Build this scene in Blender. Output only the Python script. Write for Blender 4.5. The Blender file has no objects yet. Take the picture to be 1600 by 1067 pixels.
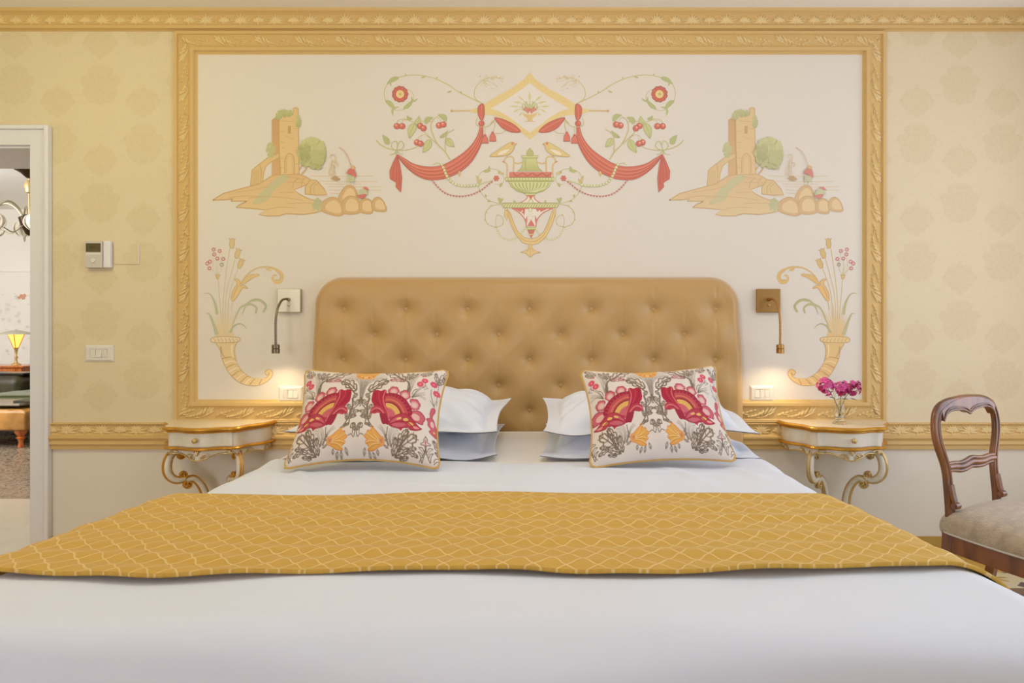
import bpy, bmesh, math, random
import numpy as np
from mathutils import Vector, Matrix
from mathutils.geometry import tessellate_polygon
PI = math.pi
scene = bpy.context.scene
C = scene.collection

# ------------------------------------------------------------------ camera, world, lights, exposure
D, F, CAMX, CAMH = 3.49, 1100.0, 0.117, 1.152        # camera stands D in front of the bed wall (y = 0)
VX, VY = 865.0, 505.0                                # vanishing point in the 1600 x 1067 frame
cd = bpy.data.cameras.new('camera'); cam = bpy.data.objects.new('camera', cd); C.objects.link(cam)
cam.location = (CAMX, -D, CAMH); cam.rotation_euler = (PI/2, 0, 0)
cd.sensor_width = 36.0; cd.lens = 36.0*F/1600
cd.shift_x = (800-VX)/1600; cd.shift_y = (VY-533.5)/1600
cd.clip_start = 0.02; cd.clip_end = 60
scene.camera = cam
scene.view_settings.view_transform = 'Standard'; scene.view_settings.look = 'None'
scene.view_settings.exposure = -0.2; scene.view_settings.gamma = 1.0; scene.view_settings.use_curve_mapping = False
w = bpy.data.worlds.new('world'); scene.world = w; w.use_nodes = True
w.node_tree.nodes['Background'].inputs[0].default_value = (0.75, 0.86, 1.0, 1); w.node_tree.nodes['Background'].inputs[1].default_value = 1.0
ROOM = dict(x0=-3.75, x1=2.85, y0=-7.6, y1=0.0, z1=2.70)

def area(name, loc, target, sx, sy, watts, col):
    l = bpy.data.lights.new(name, 'AREA'); l.shape = 'RECTANGLE'; l.size = sx; l.size_y = sy; l.energy = watts; l.color = col
    o = bpy.data.objects.new(name, l); C.objects.link(o); o.location = loc
    o.rotation_euler = (Vector(target)-Vector(loc)).to_track_quat('-Z', 'Y').to_euler()
    return o
def point(name, loc, watts, col, r):
    l = bpy.data.lights.new(name, 'POINT'); l.energy = watts; l.color = col; l.shadow_soft_size = r
    o = bpy.data.objects.new(name, l); C.objects.link(o); o.location = loc; return o
area('window_light_right', (2.80, -2.35, 1.45), (0, -2.35, 1.25), 1.5, 1.9, 25, (0.60, 0.84, 1.0))
area('window_light_right_near', (2.80, -0.95, 1.5), (0, -1.2, 1.3), 1.0, 1.9, 14, (0.90, 0.84, 1.0))
area('window_light_rear', (-2.4, -7.5, 1.45), (-1.5, 0, 1.1), 1.6, 2.1, 80, (0.90, 0.86, 1.0))
point('overhead_fill_light', (0.1, -1.6, 2.42), 20, (1.0, 0.97, 0.98), 0.25)  # unseen overhead fill, added to brighten the sheet between the pillows
point('warm_ceiling_light', (-2.1, -1.5, 2.35), 21, (1.0, 0.94, 0.40), 0.2)
area('salon_fill_light', (-6.0, 1.2, 2.2), (-6.6, 5.5, 0.9), 2.2, 1.4, 120, (0.92, 0.95, 1.0))  # added area fill to brighten the salon; no window stands there
point('salon_ceiling_fill', (-6.6, 2.4, 1.9), 80, (0.94, 0.96, 1.0), .3)  # added point fill at mid height to whiten the salon ceiling, no fixture

def P(px, py, Y=0.0):
    d = D+Y
    return (CAMX+(px-VX)*d/F, Y, CAMH-(py-VY)*d/F)
def lin(c):
    return tuple((v/255/12.92 if v/255 <= .04045 else ((v/255+.055)/1.055)**2.4) for v in c)

# ------------------------------------------------------------------ materials
def mat(name, col, rough=.6, metal=0.0, bump=0.0, bscale=60, var=0.0, vscale=4, trans=0.0, ior=1.45, emit=None, es=0, coat=0, stretch=None, sheen=0, spec=None):
    m = bpy.data.materials.new(name); m.use_nodes = True; nt = m.node_tree; b = nt.nodes['Principled BSDF']
    c = lin(col)
    b.inputs['Base Color'].default_value = (*c, 1); b.inputs['Roughness'].default_value = rough; b.inputs['Metallic'].default_value = metal
    if trans: b.inputs['Transmission Weight'].default_value = trans; b.inputs['IOR'].default_value = ior
    if emit: b.inputs['Emission Color'].default_value = (*lin(emit), 1); b.inputs['Emission Strength'].default_value = es
    if coat: b.inputs['Coat Weight'].default_value = coat; b.inputs['Coat Roughness'].default_value = .12
    if sheen: b.inputs['Sheen Weight'].default_value = sheen; b.inputs['Sheen Roughness'].default_value = .4
    if spec is not None: b.inputs['Specular IOR Level'].default_value = spec
    tc = nt.nodes.new('ShaderNodeTexCoord'); mp = nt.nodes.new('ShaderNodeMapping'); nt.links.new(tc.outputs['Object'], mp.inputs[0])
    if stretch: mp.inputs['Scale'].default_value = stretch
    if bump:
        n = nt.nodes.new('ShaderNodeTexNoise'); n.inputs['Scale'].default_value = bscale; n.inputs['Detail'].default_value = 4
        nt.links.new(mp.outputs[0], n.inputs['Vector'])
        bp = nt.nodes.new('ShaderNodeBump'); bp.inputs['Strength'].default_value = bump; bp.inputs['Distance'].default_value = .01
        nt.links.new(n.outputs['Fac'], bp.inputs['Height']); nt.links.new(bp.outputs[0], b.inputs['Normal'])
    if var:
        n2 = nt.nodes.new('ShaderNodeTexNoise'); n2.inputs['Scale'].default_value = vscale; n2.inputs['Detail'].default_value = 5
        nt.links.new(mp.outputs[0], n2.inputs['Vector'])
        r = nt.nodes.new('ShaderNodeValToRGB'); nt.links.new(n2.outputs['Fac'], r.inputs[0])
        r.color_ramp.elements[0].position = .35; r.color_ramp.elements[1].position = .68
        r.color_ramp.elements[0].color = (*[x*(1-var) for x in c], 1); r.color_ramp.elements[1].color = (*[min(1, x*(1+var*.5)) for x in c], 1)
        nt.links.new(r.outputs[0], b.inputs['Base Color'])
    return m
def attr_mat(name, rough=.75, bump=0, bscale=300, spec=.3):
    m = mat(name, (200, 200, 200), rough, bump=bump, bscale=bscale, spec=spec); nt = m.node_tree
    a = nt.nodes.new('ShaderNodeAttribute'); a.attribute_name = 'Col'
    nt.links.new(a.outputs['Color'], nt.nodes['Principled BSDF'].inputs['Base Color']); return m
class NG:
    """short-hand for building maths node chains"""
    def __init__(s, m): s.m = m; s.nt = m.node_tree; s.b = s.nt.nodes['Principled BSDF']
    def link(s, v, sock):
        if isinstance(v, (int, float)): sock.default_value = v
        else: s.nt.links.new(v, sock)
    def op(s, o, a, b=0.0, c=None):
        n = s.nt.nodes.new('ShaderNodeMath'); n.operation = o; s.link(a, n.inputs[0]); s.link(b, n.inputs[1])
        if c is not None: s.link(c, n.inputs[2])
        return n.outputs[0]
    def xyz(s, kind='Object'):
        t = s.nt.nodes.new('ShaderNodeTexCoord'); q = s.nt.nodes.new('ShaderNodeSeparateXYZ'); s.nt.links.new(t.outputs[kind], q.inputs[0]); return q.outputs
    def comb(s, x, y, z=0.0):
        n = s.nt.nodes.new('ShaderNodeCombineXYZ'); s.link(x, n.inputs[0]); s.link(y, n.inputs[1]); s.link(z, n.inputs[2]); return n.outputs[0]
    def noise(s, v, sc, det=3):
        n = s.nt.nodes.new('ShaderNodeTexNoise'); n.inputs['Scale'].default_value = sc; n.inputs['Detail'].default_value = det
        if v is not None: s.nt.links.new(v, n.inputs['Vector'])
        return n.outputs['Fac']
    def mix(s, f, a, b):
        n = s.nt.nodes.new('ShaderNodeMix'); n.data_type = 'RGBA'; s.link(f, n.inputs[0])
        for v, k in ((a, 6), (b, 7)):
            if isinstance(v, tuple): n.inputs[k].default_value = (*v, 1)
            else: s.nt.links.new(v, n.inputs[k])
        return n.outputs[2]
    def smooth(s, x, a, b):
        n = s.nt.nodes.new('ShaderNodeMapRange'); n.interpolation_type = 'SMOOTHSTEP'; s.link(x, n.inputs[0]); n.inputs[1].default_value = a; n.inputs[2].default_value = b; return n.outputs[0]
    def color(s, v): s.nt.links.new(v, s.b.inputs['Base Color'])
    def bump(s, h, st=.3, dist=.003):
        n = s.nt.nodes.new('ShaderNodeBump'); n.inputs['Strength'].default_value = st; n.inputs['Distance'].default_value = dist
        s.nt.links.new(h, n.inputs['Height']); s.nt.links.new(n.outputs[0], s.b.inputs['Normal'])

def damask():
    """wallpaper: staggered mirrored damask medallions woven tone in tone"""
    m = mat('damask_wallpaper', (214, 194, 152), .75, spec=.25); g = NG(m); x, y, z = g.xyz()
    px, pz = .426, .584
    def half(ox, oz):
        fx = g.op('SUBTRACT', g.op('FRACT', g.op('ADD', g.op('DIVIDE', x, px), ox+20)), .5)
        fz = g.op('SUBTRACT', g.op('FRACT', g.op('ADD', g.op('DIVIDE', z, pz), oz+20)), .5)
        ax = g.op('ABSOLUTE', g.op('MULTIPLY', fx, px)); zz = g.op('MULTIPLY', fz, pz); return ax, zz
    tot = None; n1 = None
    for ox, oz in ((0, 0), (.5, .5)):
        ax, zz = half(ox, oz)
        v = g.comb(ax, zz, 3.3)
        nz = g.noise(v, 26, 2); nf = g.noise(v, 60, 2)
        def ell(cz, rx, rz, k=.9):
            d = g.op('SQRT', g.op('ADD', g.op('POWER', g.op('DIVIDE', ax, rx), 2), g.op('POWER', g.op('DIVIDE', g.op('SUBTRACT', zz, cz), rz), 2)))
            return g.smooth(g.op('ADD', d, g.op('MULTIPLY', g.op('SUBTRACT', nz, .5), k)), 1.06, .92)
        e = g.op('MAXIMUM', ell(0, .095, .10), ell(.205, .075, .075, 1.3))
        inner = g.smooth(nf, .46, .54)
        e = g.op('MULTIPLY', e, g.op('ADD', .62, g.op('MULTIPLY', inner, .38)))
        tot = e if tot is None else g.op('MAXIMUM', tot, e)
    # side tendrils from the mirrored noise
    ax, zz = half(.25, 0); nn = g.noise(g.comb(ax, zz, 9), 34, 1)
    tot = g.op('MAXIMUM', tot, g.op('MULTIPLY', g.smooth(g.op('ABSOLUTE', g.op('SUBTRACT', nn, .5)), .025, .0), .55))
    g.color(g.mix(tot, lin((226, 209, 174)), lin((220, 202, 164))))
    g.bump(g.op('ADD', tot, g.op('MULTIPLY', g.noise(None, 900, 1), .2)), .12, .001); return m
def runner_mat():
    m = mat('golden_velvet', (205, 160, 70), .6, sheen=.12); g = NG(m); q = g.xyz('UV'); u, v = q[0], q[1]
    p = .060
    un = g.op('ADD', u, g.op('MULTIPLY', g.op('SUBTRACT', g.noise(g.comb(u, v), 6, 1), .5), .045))
    def fam(sg):
        a = g.op('DIVIDE', g.op('ADD', un, g.op('MULTIPLY', v, sg)), p)
        a = g.op('ADD', a, g.op('MULTIPLY', g.op('SINE', g.op('MULTIPLY', g.op('SUBTRACT', un, g.op('MULTIPLY', v, sg)), 2*PI/p)), .035*1.0))
        return g.op('ABSOLUTE', g.op('SUBTRACT', g.op('FRACT', g.op('ADD', a, 50)), .5))
    d = g.op('MINIMUM', fam(1), fam(-1))
    line = g.smooth(d, .062, .018)
    weave = g.noise(g.comb(g.op('MULTIPLY', u, 3), g.op('MULTIPLY', v, 60)), 14, 2)
    base = g.mix(weave, lin((192, 144, 46)), lin((218, 173, 66)))
    g.color(g.mix(g.op('MULTIPLY', line, .75), base, lin((236, 204, 134))))
    g.bump(g.op('ADD', line, g.op('MULTIPLY', weave, .25)), .35, .003); return m
def wood(name, c1, c2, sc=(14, 14, 2.5), rough=.28, coat=.5):
    m = mat(name, c1, rough, coat=coat); g = NG(m)
    tc = g.nt.nodes.new('ShaderNodeTexCoord'); mp = g.nt.nodes.new('ShaderNodeMapping'); mp.inputs['Scale'].default_value = sc
    g.nt.links.new(tc.outputs['Object'], mp.inputs[0]); n = g.noise(mp.outputs[0], 3.2, 7)
    g.color(g.mix(g.smooth(n, .36, .62), lin(c1), lin(c2))); return m

M = {}
M['paper'] = damask()
M['panel'] = mat('cream_panel_paint', (229, 219, 204), .7, spec=.25)
M['dado'] = mat('dado_paint', (228, 220, 205), .65, spec=.3)
M['ceil'] = mat('ceiling_paint', (250, 247, 240), .8)
M['white_lacquer'] = mat('white_lacquer', (230, 228, 230), .35)
M['plaster'] = attr_mat('painted_plaster_relief', .6)
M['room_wall'] = mat('pale_wall_paint', (232, 226, 216), .75)
M['mural'] = attr_mat('mural_paint', .7)
M['satin'] = mat('gold_satin', (192, 152, 94), .42, sheen=.5, bump=.05, bscale=500)
M['linen'] = mat('white_percale', (225, 228, 239), .75, bump=.10, bscale=9, sheen=.15)
M['linen2'] = mat('white_pillow_cotton', (232, 235, 245), .75, bump=.12, bscale=14, sheen=.15)
M['sheet'] = mat('cream_sheet', (250, 244, 234), .8, sheen=.2)
M['runner'] = runner_mat()
M['chrome'] = mat('satin_nickel', (196, 188, 162), .42, 1.0)
M['neck'] = mat('dark_nickel', (128, 116, 92), .35, 1.0)
M['bronze'] = mat('antique_bronze', (176, 134, 82), .4, 1.0)
M['lamp_glow'] = mat('lamp_lens', (255, 240, 210), .4, emit=(255, 226, 176), es=14)
M['plastic'] = mat('ivory_plastic', (226, 219, 206), .4)
M['plastic_grey'] = mat('grey_plastic', (205, 198, 186), .45)
M['lcd'] = mat('lcd_glass', (92, 80, 44), .25)
M['ink'] = mat('lcd_ink', (52, 40, 14), .5)
M['gilt'] = mat('gilding', (214, 160, 62), .34, .75, bump=.08, bscale=120)
M['gilt_pale'] = mat('pale_gilding', (206, 178, 120), .38, .6)
M['ivory'] = mat('ivory_lacquer', (228, 221, 204), .35, var=.05, vscale=18)
M['ivory_top'] = mat('cream_lacquer_top', (230, 214, 184), .3, var=.04, vscale=10)
M['wood'] = wood('polished_walnut', (92, 52, 24), (138, 84, 42), (5, 5, 1.2), .3, .3)
M['wood2'] = wood('honey_wood', (176, 88, 28), (206, 116, 44))
M['seat'] = mat('taupe_chenille', (186, 166, 142), .9, bump=.5, bscale=160, var=.18, vscale=30, sheen=.4)
M['braid'] = mat('white_braid', (224, 218, 212), .8, bump=.5, bscale=300)
M['glass'] = mat('clear_glass', (250, 252, 252), .03, trans=1.0, ior=1.45)
M['stem'] = mat('dark_green_stem', (70, 84, 40), .5)
M['leafg'] = mat('green_leaf', (96, 122, 60), .5, var=.3, vscale=80)
M['pinkf'] = mat('magenta_petal', (224, 84, 152), .6, var=.35, vscale=70)
M['pinkd'] = mat('crimson_petal', (182, 34, 98), .6, var=.3, vscale=70)
M['ochre_base'] = mat('ochre_skirting_paint', (184, 148, 70), .45)
M['cushion'] = attr_mat('printed_cotton', .85, bump=.15, bscale=260)
M['piping'] = mat('gold_cord', (216, 172, 96), .6, bump=.5, bscale=400)
M['cushion_back'] = mat('cushion_back_cotton', (222, 212, 200), .85)

# ------------------------------------------------------------------ mesh helpers
def tagp(o, label=None, cat=None, group=None, kind=None):
    if label: o['label'] = label
    if cat: o['category'] = cat
    if group: o['group'] = group
    if kind: o['kind'] = kind
    return o
def empty(name, loc=(0, 0, 0), rz=0, **k):
    o = bpy.data.objects.new(name, None); C.objects.link(o); o.location = loc; o.rotation_euler = (0, 0, rz); o.empty_display_size = .05
    return tagp(o, **k)
class MB:
    def __init__(s): s.v = []; s.f = []; s.c = []; s.mi = []; s.wn = False
    def add(s, vs, fs, col=None, mi=0):
        n = len(s.v); s.v += [tuple(p) for p in vs]; s.f += [tuple(i+n for i in f) for f in fs]; s.mi += [mi]*len(fs)
        if col is not None: s.c += list(col) if isinstance(col, list) else [col]*len(vs)
        return s
    def box(s, x0, x1, y0, y1, z0, z1, mi=0, bev=0):
        if bev:
            s.wn = True; bm = bmesh.new(); bmesh.ops.create_cube(bm, size=1)
            for v in bm.verts: v.co = ((x0+x1)/2+v.co.x*(x1-x0), (y0+y1)/2+v.co.y*(y1-y0), (z0+z1)/2+v.co.z*(z1-z0))
            bmesh.ops.bevel(bm, geom=list(bm.edges), offset=bev, segments=3, profile=.5, affect='EDGES')
            bm.verts.index_update(); s.add([v.co[:] for v in bm.verts], [[v.index for v in f.verts] for f in bm.faces], mi=mi); bm.free(); return s
        vs = [(x, y, z) for z in (z0, z1) for y in (y0, y1) for x in (x0, x1)]
        return s.add(vs, [(0, 2, 3, 1), (4, 5, 7, 6), (0, 1, 5, 4), (2, 6, 7, 3), (0, 4, 6, 2), (1, 3, 7, 5)], mi=mi)
    def tube(s, pts, r, n=10, flat=None, closed=False, mi=0, up=None):
        """round (or elliptical: flat=(a,b) multipliers) tube through pts; r a number or list"""
        pts = [Vector(p) for p in pts]; k = len(pts); rr = r if isinstance(r, (list, tuple)) else [r]*k
        T = []
        for i in range(k):
            a = pts[(i-1) % k] if (closed or i > 0) else pts[i]; b = pts[(i+1) % k] if (closed or i < k-1) else pts[i]
            t = (b-a); T.append(t.normalized() if t.length > 1e-9 else Vector((0, 0, 1)))
        if up is not None: N = Vector(up)
        else: N = Vector((0, 0, 1)) if abs(T[0].z) < .9 else Vector((1, 0, 0))
        vs = []; fa, fb = flat or (1, 1)
        for i in range(k):
            if up is not None: N = Vector(up)
            N = (N-T[i]*N.dot(T[i])); N = N.normalized() if N.length > 1e-6 else T[i].orthogonal().normalized(); B = T[i].cross(N)
            for j in range(n):
                a = 2*PI*j/n; vs.append(pts[i]+N*(math.cos(a)*rr[i]*fa)+B*(math.sin(a)*rr[i]*fb))
        fs = []
        for i in range(k if closed else k-1):
            i2 = (i+1) % k
            for j in range(n): fs.append((i*n+j, i*n+(j+1) % n, i2*n+(j+1) % n, i2*n+j))
        if not closed: fs += [tuple(range(n-1, -1, -1)), tuple(range((k-1)*n, k*n))]
        return s.add(vs, fs, mi=mi)
    def lathe(s, prof, c=(0, 0, 0), n=28, mi=0):
        vs = []; fs = []
        for r, z in prof:
            for j in range(n): vs.append((c[0]+r*math.cos(2*PI*j/n), c[1]+r*math.sin(2*PI*j/n), c[2]+z))
        for i in range(len(prof)-1):
            for j in range(n): fs.append((i*n+j, i*n+(j+1) % n, (i+1)*n+(j+1) % n, (i+1)*n+j))
        fs.append(tuple(range(n-1, -1, -1))); fs.append(tuple(range((len(prof)-1)*n, len(prof)*n)))
        return s.add(vs, fs, mi=mi)
    def ball(s, c, rx, ry=None, rz=None, n=12, mi=0):
        ry = ry or rx; rz = rz or rx; vs = []; fs = []; m = max(4, n//2)
        for i in range(1, m):
            a = PI*i/m
            for j in range(n): vs.append((c[0]+rx*math.sin(a)*math.cos(2*PI*j/n), c[1]+ry*math.sin(a)*math.sin(2*PI*j/n), c[2]+rz*math.cos(a)))
        vs += [(c[0], c[1], c[2]+rz), (c[0], c[1], c[2]-rz)]; t = len(vs)-2
        for i in range(m-2):
            for j in range(n): fs.append((i*n+j, (i+1)*n+j, (i+1)*n+(j+1) % n, i*n+(j+1) % n))
        for j in range(n): fs.append((t, j, (j+1) % n)); fs.append((t+1, (m-2)*n+(j+1) % n, (m-2)*n+j))
        return s.add(vs, fs, mi=mi)
    def prism(s, poly, f0, f1, mi=0):
        """poly: 2-D points; f0,f1: functions (a,b)->3-D for the two faces"""
        n = len(poly); vs = [f0(*p) for p in poly]+[f1(*p) for p in poly]
        tris = tessellate_polygon([[Vector((a, b, 0)) for a, b in poly]])
        fs = [tuple(t) for t in tris]+[tuple(i+n for i in reversed(t)) for t in tris]+[(i, (i+1) % n, (i+1) % n+n, i+n) for i in range(n)]
        return s.add(vs, fs, mi=mi)
    def build(s, name, m, parent=None, smooth=True, angle=40, sub=0, **k):
        me = bpy.data.meshes.new(name); me.from_pydata(s.v, [], s.f)
        for q in (m if isinstance(m, (list, tuple)) else [m]): me.materials.append(q)
        if any(s.mi): me.polygons.foreach_set('material_index', s.mi)
        if s.c:
            a = me.color_attributes.new('Col', 'FLOAT_COLOR', 'POINT'); a.data.foreach_set('color', np.array([(*c[:3], 1) for c in s.c], dtype=np.float32).ravel())
        bm = bmesh.new(); bm.from_mesh(me)
        if not s.c: bmesh.ops.recalc_face_normals(bm, faces=bm.faces)
        bm.to_mesh(me); bm.free()
        if smooth:
            me.polygons.foreach_set('use_smooth', [True]*len(me.polygons)); me.set_sharp_from_angle(angle=math.radians(angle))
        o = bpy.data.objects.new(name, me); C.objects.link(o)
        if parent: o.parent = parent
        if s.wn and smooth:
            md = o.modifiers.new('wn', 'WEIGHTED_NORMAL'); md.keep_sharp = True
        if sub:
            md = o.modifiers.new('sub', 'SUBSURF'); md.levels = sub; md.render_levels = sub
        return tagp(o, **k)
def grid_obj(name, X, Y, Z, m, parent=None, col=None, uv=None, closed_u=False, **k):
    nu, nv = X.shape
    me = bpy.data.meshes.new(name); co = np.stack([X, Y, Z], -1).reshape(-1, 3).astype(np.float32)
    I = np.arange(nu*nv).reshape(nu, nv); a = I[:-1, :-1].ravel(); b = I[1:, :-1].ravel(); c = I[1:, 1:].ravel(); d = I[:-1, 1:].ravel()
    if closed_u:
        a = np.concatenate([a, I[-1, :-1]]); b = np.concatenate([b, I[0, :-1]]); c = np.concatenate([c, I[0, 1:]]); d = np.concatenate([d, I[-1, 1:]])
    q = np.stack([a, b, c, d], -1); nf = len(q)
    me.vertices.add(nu*nv); me.vertices.foreach_set('co', co.ravel()); me.loops.add(nf*4); me.polygons.add(nf)
    me.loops.foreach_set('vertex_index', q.ravel().astype(np.int32)); me.polygons.foreach_set('loop_start', np.arange(nf, dtype=np.int32)*4)
    me.polygons.foreach_set('use_smooth', np.ones(nf, dtype=bool))
    if uv is not None:
        l = me.uv_layers.new(name='UVMap'); uvv = np.stack([uv[0].ravel(), uv[1].ravel()], -1)[q.ravel()]; l.data.foreach_set('uv', uvv.astype(np.float32).ravel())
    if col is not None:
        at = me.color_attributes.new('Col', 'FLOAT_COLOR', 'POINT'); cc = np.concatenate([col.reshape(-1, 3), np.ones((nu*nv, 1))], 1); at.data.foreach_set('color', cc.astype(np.float32).ravel())
    me.update(); me.validate(); me.materials.append(m)
    o = bpy.data.objects.new(name, me); C.objects.link(o)
    if parent: o.parent = parent
    return tagp(o, **k)
def cat(pts, n=6, closed=False):
    """Catmull-Rom through 2-D or 3-D points"""
    p = [np.array(q, float) for q in pts]; k = len(p); out = []
    rng = range(k if closed else k-1)
    for i in rng:
        p0 = p[(i-1) % k] if (closed or i > 0) else 2*p[0]-p[1]; p1 = p[i]; p2 = p[(i+1) % k]; p3 = p[(i+2) % k] if (closed or i < k-2) else 2*p[-1]-p[-2]
        for j in range(n):
            t = j/n; out.append(.5*((2*p1)+(-p0+p2)*t+(2*p0-5*p1+4*p2-p3)*t*t+(-p0+3*p1-3*p2+p3)*t**3))
    if not closed: out.append(p[-1])
    return [tuple(q) for q in out]
def smoothstep(a, b, x):
    t = np.clip((x-a)/(b-a), 0, 1); return t*t*(3-2*t)
def copy_tree(o, parent=None):
    c = o.copy(); C.objects.link(c)
    if parent: c.parent = parent
    for ch in list(o.children): copy_tree(ch, c)
    return c
# ------------------------------------------------------------------ the room shell
DX0, DX1, DZ = -3.36, -2.464, 2.03      # door opening in the bed wall
WT = .45                                # wall thickness
RAILZ = CAMH-(661-VY)*D/F               # top of the chair rail
R = ROOM
def quad_wall():
    mb = MB()
    def slab(x0, x1, z0, z1, mi): mb.box(x0, x1, 0, WT, z0, z1, mi)
    slab(DX1, R['x1'], RAILZ-.06, R['z1'], 0); slab(DX1, R['x1'], 0, RAILZ-.06, 1)
    slab(DX0, DX1, DZ, R['z1'], 0); slab(R['x0'], DX0, RAILZ-.06, R['z1'], 0); slab(R['x0'], DX0, 0, RAILZ-.06, 1)
    return mb.build('wall_back', [M['paper'], M['dado']], smooth=False, kind='structure')
quad_wall()
WY0, WY1, WZ0, WZ1 = -3.15, -.42, .5, 2.45
mb = MB()
mb.box(R['x1'], R['x1']+.3, R['y0'], WY0, 0, R['z1']).box(R['x1'], R['x1']+.3, WY1, WT, 0, R['z1']).box(R['x1'], R['x1']+.3, WY0, WY1, 0, WZ0).box(R['x1'], R['x1']+.3, WY0, WY1, WZ1, R['z1'])
mb.build('wall_right', M['room_wall'], smooth=False, kind='structure')
MB().box(R['x0']-.2, R['x0'], R['y0'], 0, 0, R['z1']).build('wall_left', M['room_wall'], smooth=False, kind='structure')
mb = MB()
mb.box(R['x0']-.2, -3.25, R['y0']-.3, R['y0'], 0, R['z1']).box(-1.55, R['x1']+.3, R['y0']-.3, R['y0'], 0, R['z1']).box(-3.25, -1.55, R['y0']-.3, R['y0'], 0, .35).box(-3.25, -1.55, R['y0']-.3, R['y0'], 2.55, R['z1'])
mb.build('wall_front', M['room_wall'], smooth=False, kind='structure')
MB().box(R['x0']-.2, R['x1']+.3, R['y0']-.3, WT, R['z1'], R['z1']+.1).build('ceiling', M['ceil'], smooth=False, kind='structure')

def floor_mat():
    m = mat('cement_tiles', (214, 196, 160), .35); g = NG(m); x, y, z = g.xyz()
    s = .20
    fx = g.op('ABSOLUTE', g.op('SUBTRACT', g.op('FRACT', g.op('ADD', g.op('DIVIDE', x, s), 40)), .5)); fy = g.op('ABSOLUTE', g.op('SUBTRACT', g.op('FRACT', g.op('ADD', g.op('DIVIDE', y, s), 40)), .5))
    r = g.op('SQRT', g.op('ADD', g.op('MULTIPLY', fx, fx), g.op('MULTIPLY', fy, fy)))
    th = g.op('ARCTAN2', fy, fx); pet = g.op('ADD', .24, g.op('MULTIPLY', g.op('COSINE', g.op('MULTIPLY', th, 8)), .12))
    flower = g.smooth(g.op('SUBTRACT', r, pet), .015, -.015)
    core = g.smooth(r, .11, .08)
    edge = g.smooth(g.op('ADD', fx, fy), .74, .78)
    band = g.smooth(g.op('ABSOLUTE', g.op('SUBTRACT', g.op('ADD', y, 0), -.46)), .035, .03)
    c = g.mix(flower, lin((214, 198, 160)), lin((186, 142, 62))); c = g.mix(edge, c, lin((92, 72, 78))); c = g.mix(core, c, lin((96, 70, 74)))
    c = g.mix(band, c, lin((120, 92, 70)))
    border = g.smooth(y, -.232, -.228); c = g.mix(border, c, lin((206, 164, 78)))
    g.color(c); return m
M['floor'] = floor_mat()
MB().box(R['x0']-.2, R['x1']+.3, R['y0']-.3, -.001, -.1, 0).build('floor', M['floor'], smooth=False, kind='structure')
M['marble'] = mat('cream_marble', (232, 224, 208), .3, var=.08, vscale=3)
mb = MB().box(DX0, DX1, -.001, WT+.02, -.1, .002, bev=0); mb.build('trim_1', M['marble'], smooth=False, kind='structure')

# skirting
mb = MB().box(DX1+.10, R['x1'], -.018, 0, 0, .085).box(DX1+.10, R['x1'], -.012, 0, .085, .097)
mb.build('baseboard_back', M['ochre_base'], smooth=False, kind='structure')

# ------------------------------------------------------------------ relief mouldings
def lobes(u, v, L):
    """height of rounded leaf lobes (cx, cy, half length, half width, angle deg) at pixel-like coordinates"""
    h = np.zeros_like(u)
    for cx, cy, a, b, ang in L:
        t = math.radians(ang); dx = u-cx; dy = v-cy; p = dx*math.cos(t)+dy*math.sin(t); q = -dx*math.sin(t)+dy*math.cos(t)
        q = q/(b*(1-.35*p/a*(np.abs(p) < a))); d = (p/a)**2+q**2
        h = np.maximum(h, np.sqrt(np.clip(1-d, 0, 1)))
    return h
ACANTH = [(4, 4, 7, 1.9, 48), (9, 5, 7.5, 2.0, 55), (15, 6, 7, 2.1, 60), (21, 8.5, 5.5, 2.1, 60), (26, 10.5, 4.5, 1.8, 45), (31.5, 12.5, 3.4, 1.4, 30), (37, 13.8, 3.2, 1.3, 25), (43, 14.2, 2.8, 1.2, 20),
          (10, 10.5, 12, 1.6, 28), (33, 4, 3.0, 1.2, 18), (39, 5.5, 3.6, 1.5, 22), (45.5, 7.5, 3.6, 1.5, 26), (52, 9, 3.4, 1.5, 30), (57, 11.5, 3.2, 1.4, 30), (47, 10.8, 5, 1.0, -8), (28, 16, 5, .9, 6)]
def acanthus(u, v):
    uu = np.mod(u, 62.5); return np.maximum(lobes(uu, v, ACANTH), np.maximum(lobes(uu-62.5, v, ACANTH), lobes(uu+62.5, v, ACANTH)))
def fan(cx, cy, n, spread, ln, w, ph=0):
    return [(cx+math.sin(math.radians(a))*ln*.75, cy-math.cos(math.radians(a))*ln*.75, ln*(.72+.12*((i+ph) % 2)), w, a-90) for i, a in enumerate(np.linspace(-spread, spread, n))]
PALM = fan(10, 11, 7, 80, 7.2, 1.9)+fan(36, 11.5, 9, 95, 8.8, 1.8, 1)+[(3, 9, 3.5, 1.6, -50), (17, 9, 3.5, 1.6, 50)]+[(22, 8, 3.4, 1.1, 20), (49, 8, 3.2, 1.1, -20), (9, 12, 1.6, 3, 0), (35, 13, 1.8, 3, 0)]
def palmette(u, v):
    uu = np.mod(u, 54.0); return np.maximum(lobes(uu, v, PALM), np.maximum(lobes(uu-54, v, PALM), lobes(uu+54, v, PALM)))
def prof(pts, v):
    xs = [p[0] for p in pts]; ys = [p[1] for p in pts]; return np.interp(v, xs, ys)
PX = D/F                                  # metres per photo pixel on the bed wall
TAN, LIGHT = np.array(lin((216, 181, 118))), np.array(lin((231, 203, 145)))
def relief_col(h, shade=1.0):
    t = np.clip(h*1.3, 0, 1)[..., None]; return TAN*(1-t)+LIGHT*t  # leaves' own lighter tone, with their highlight painted in by relief height
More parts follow.
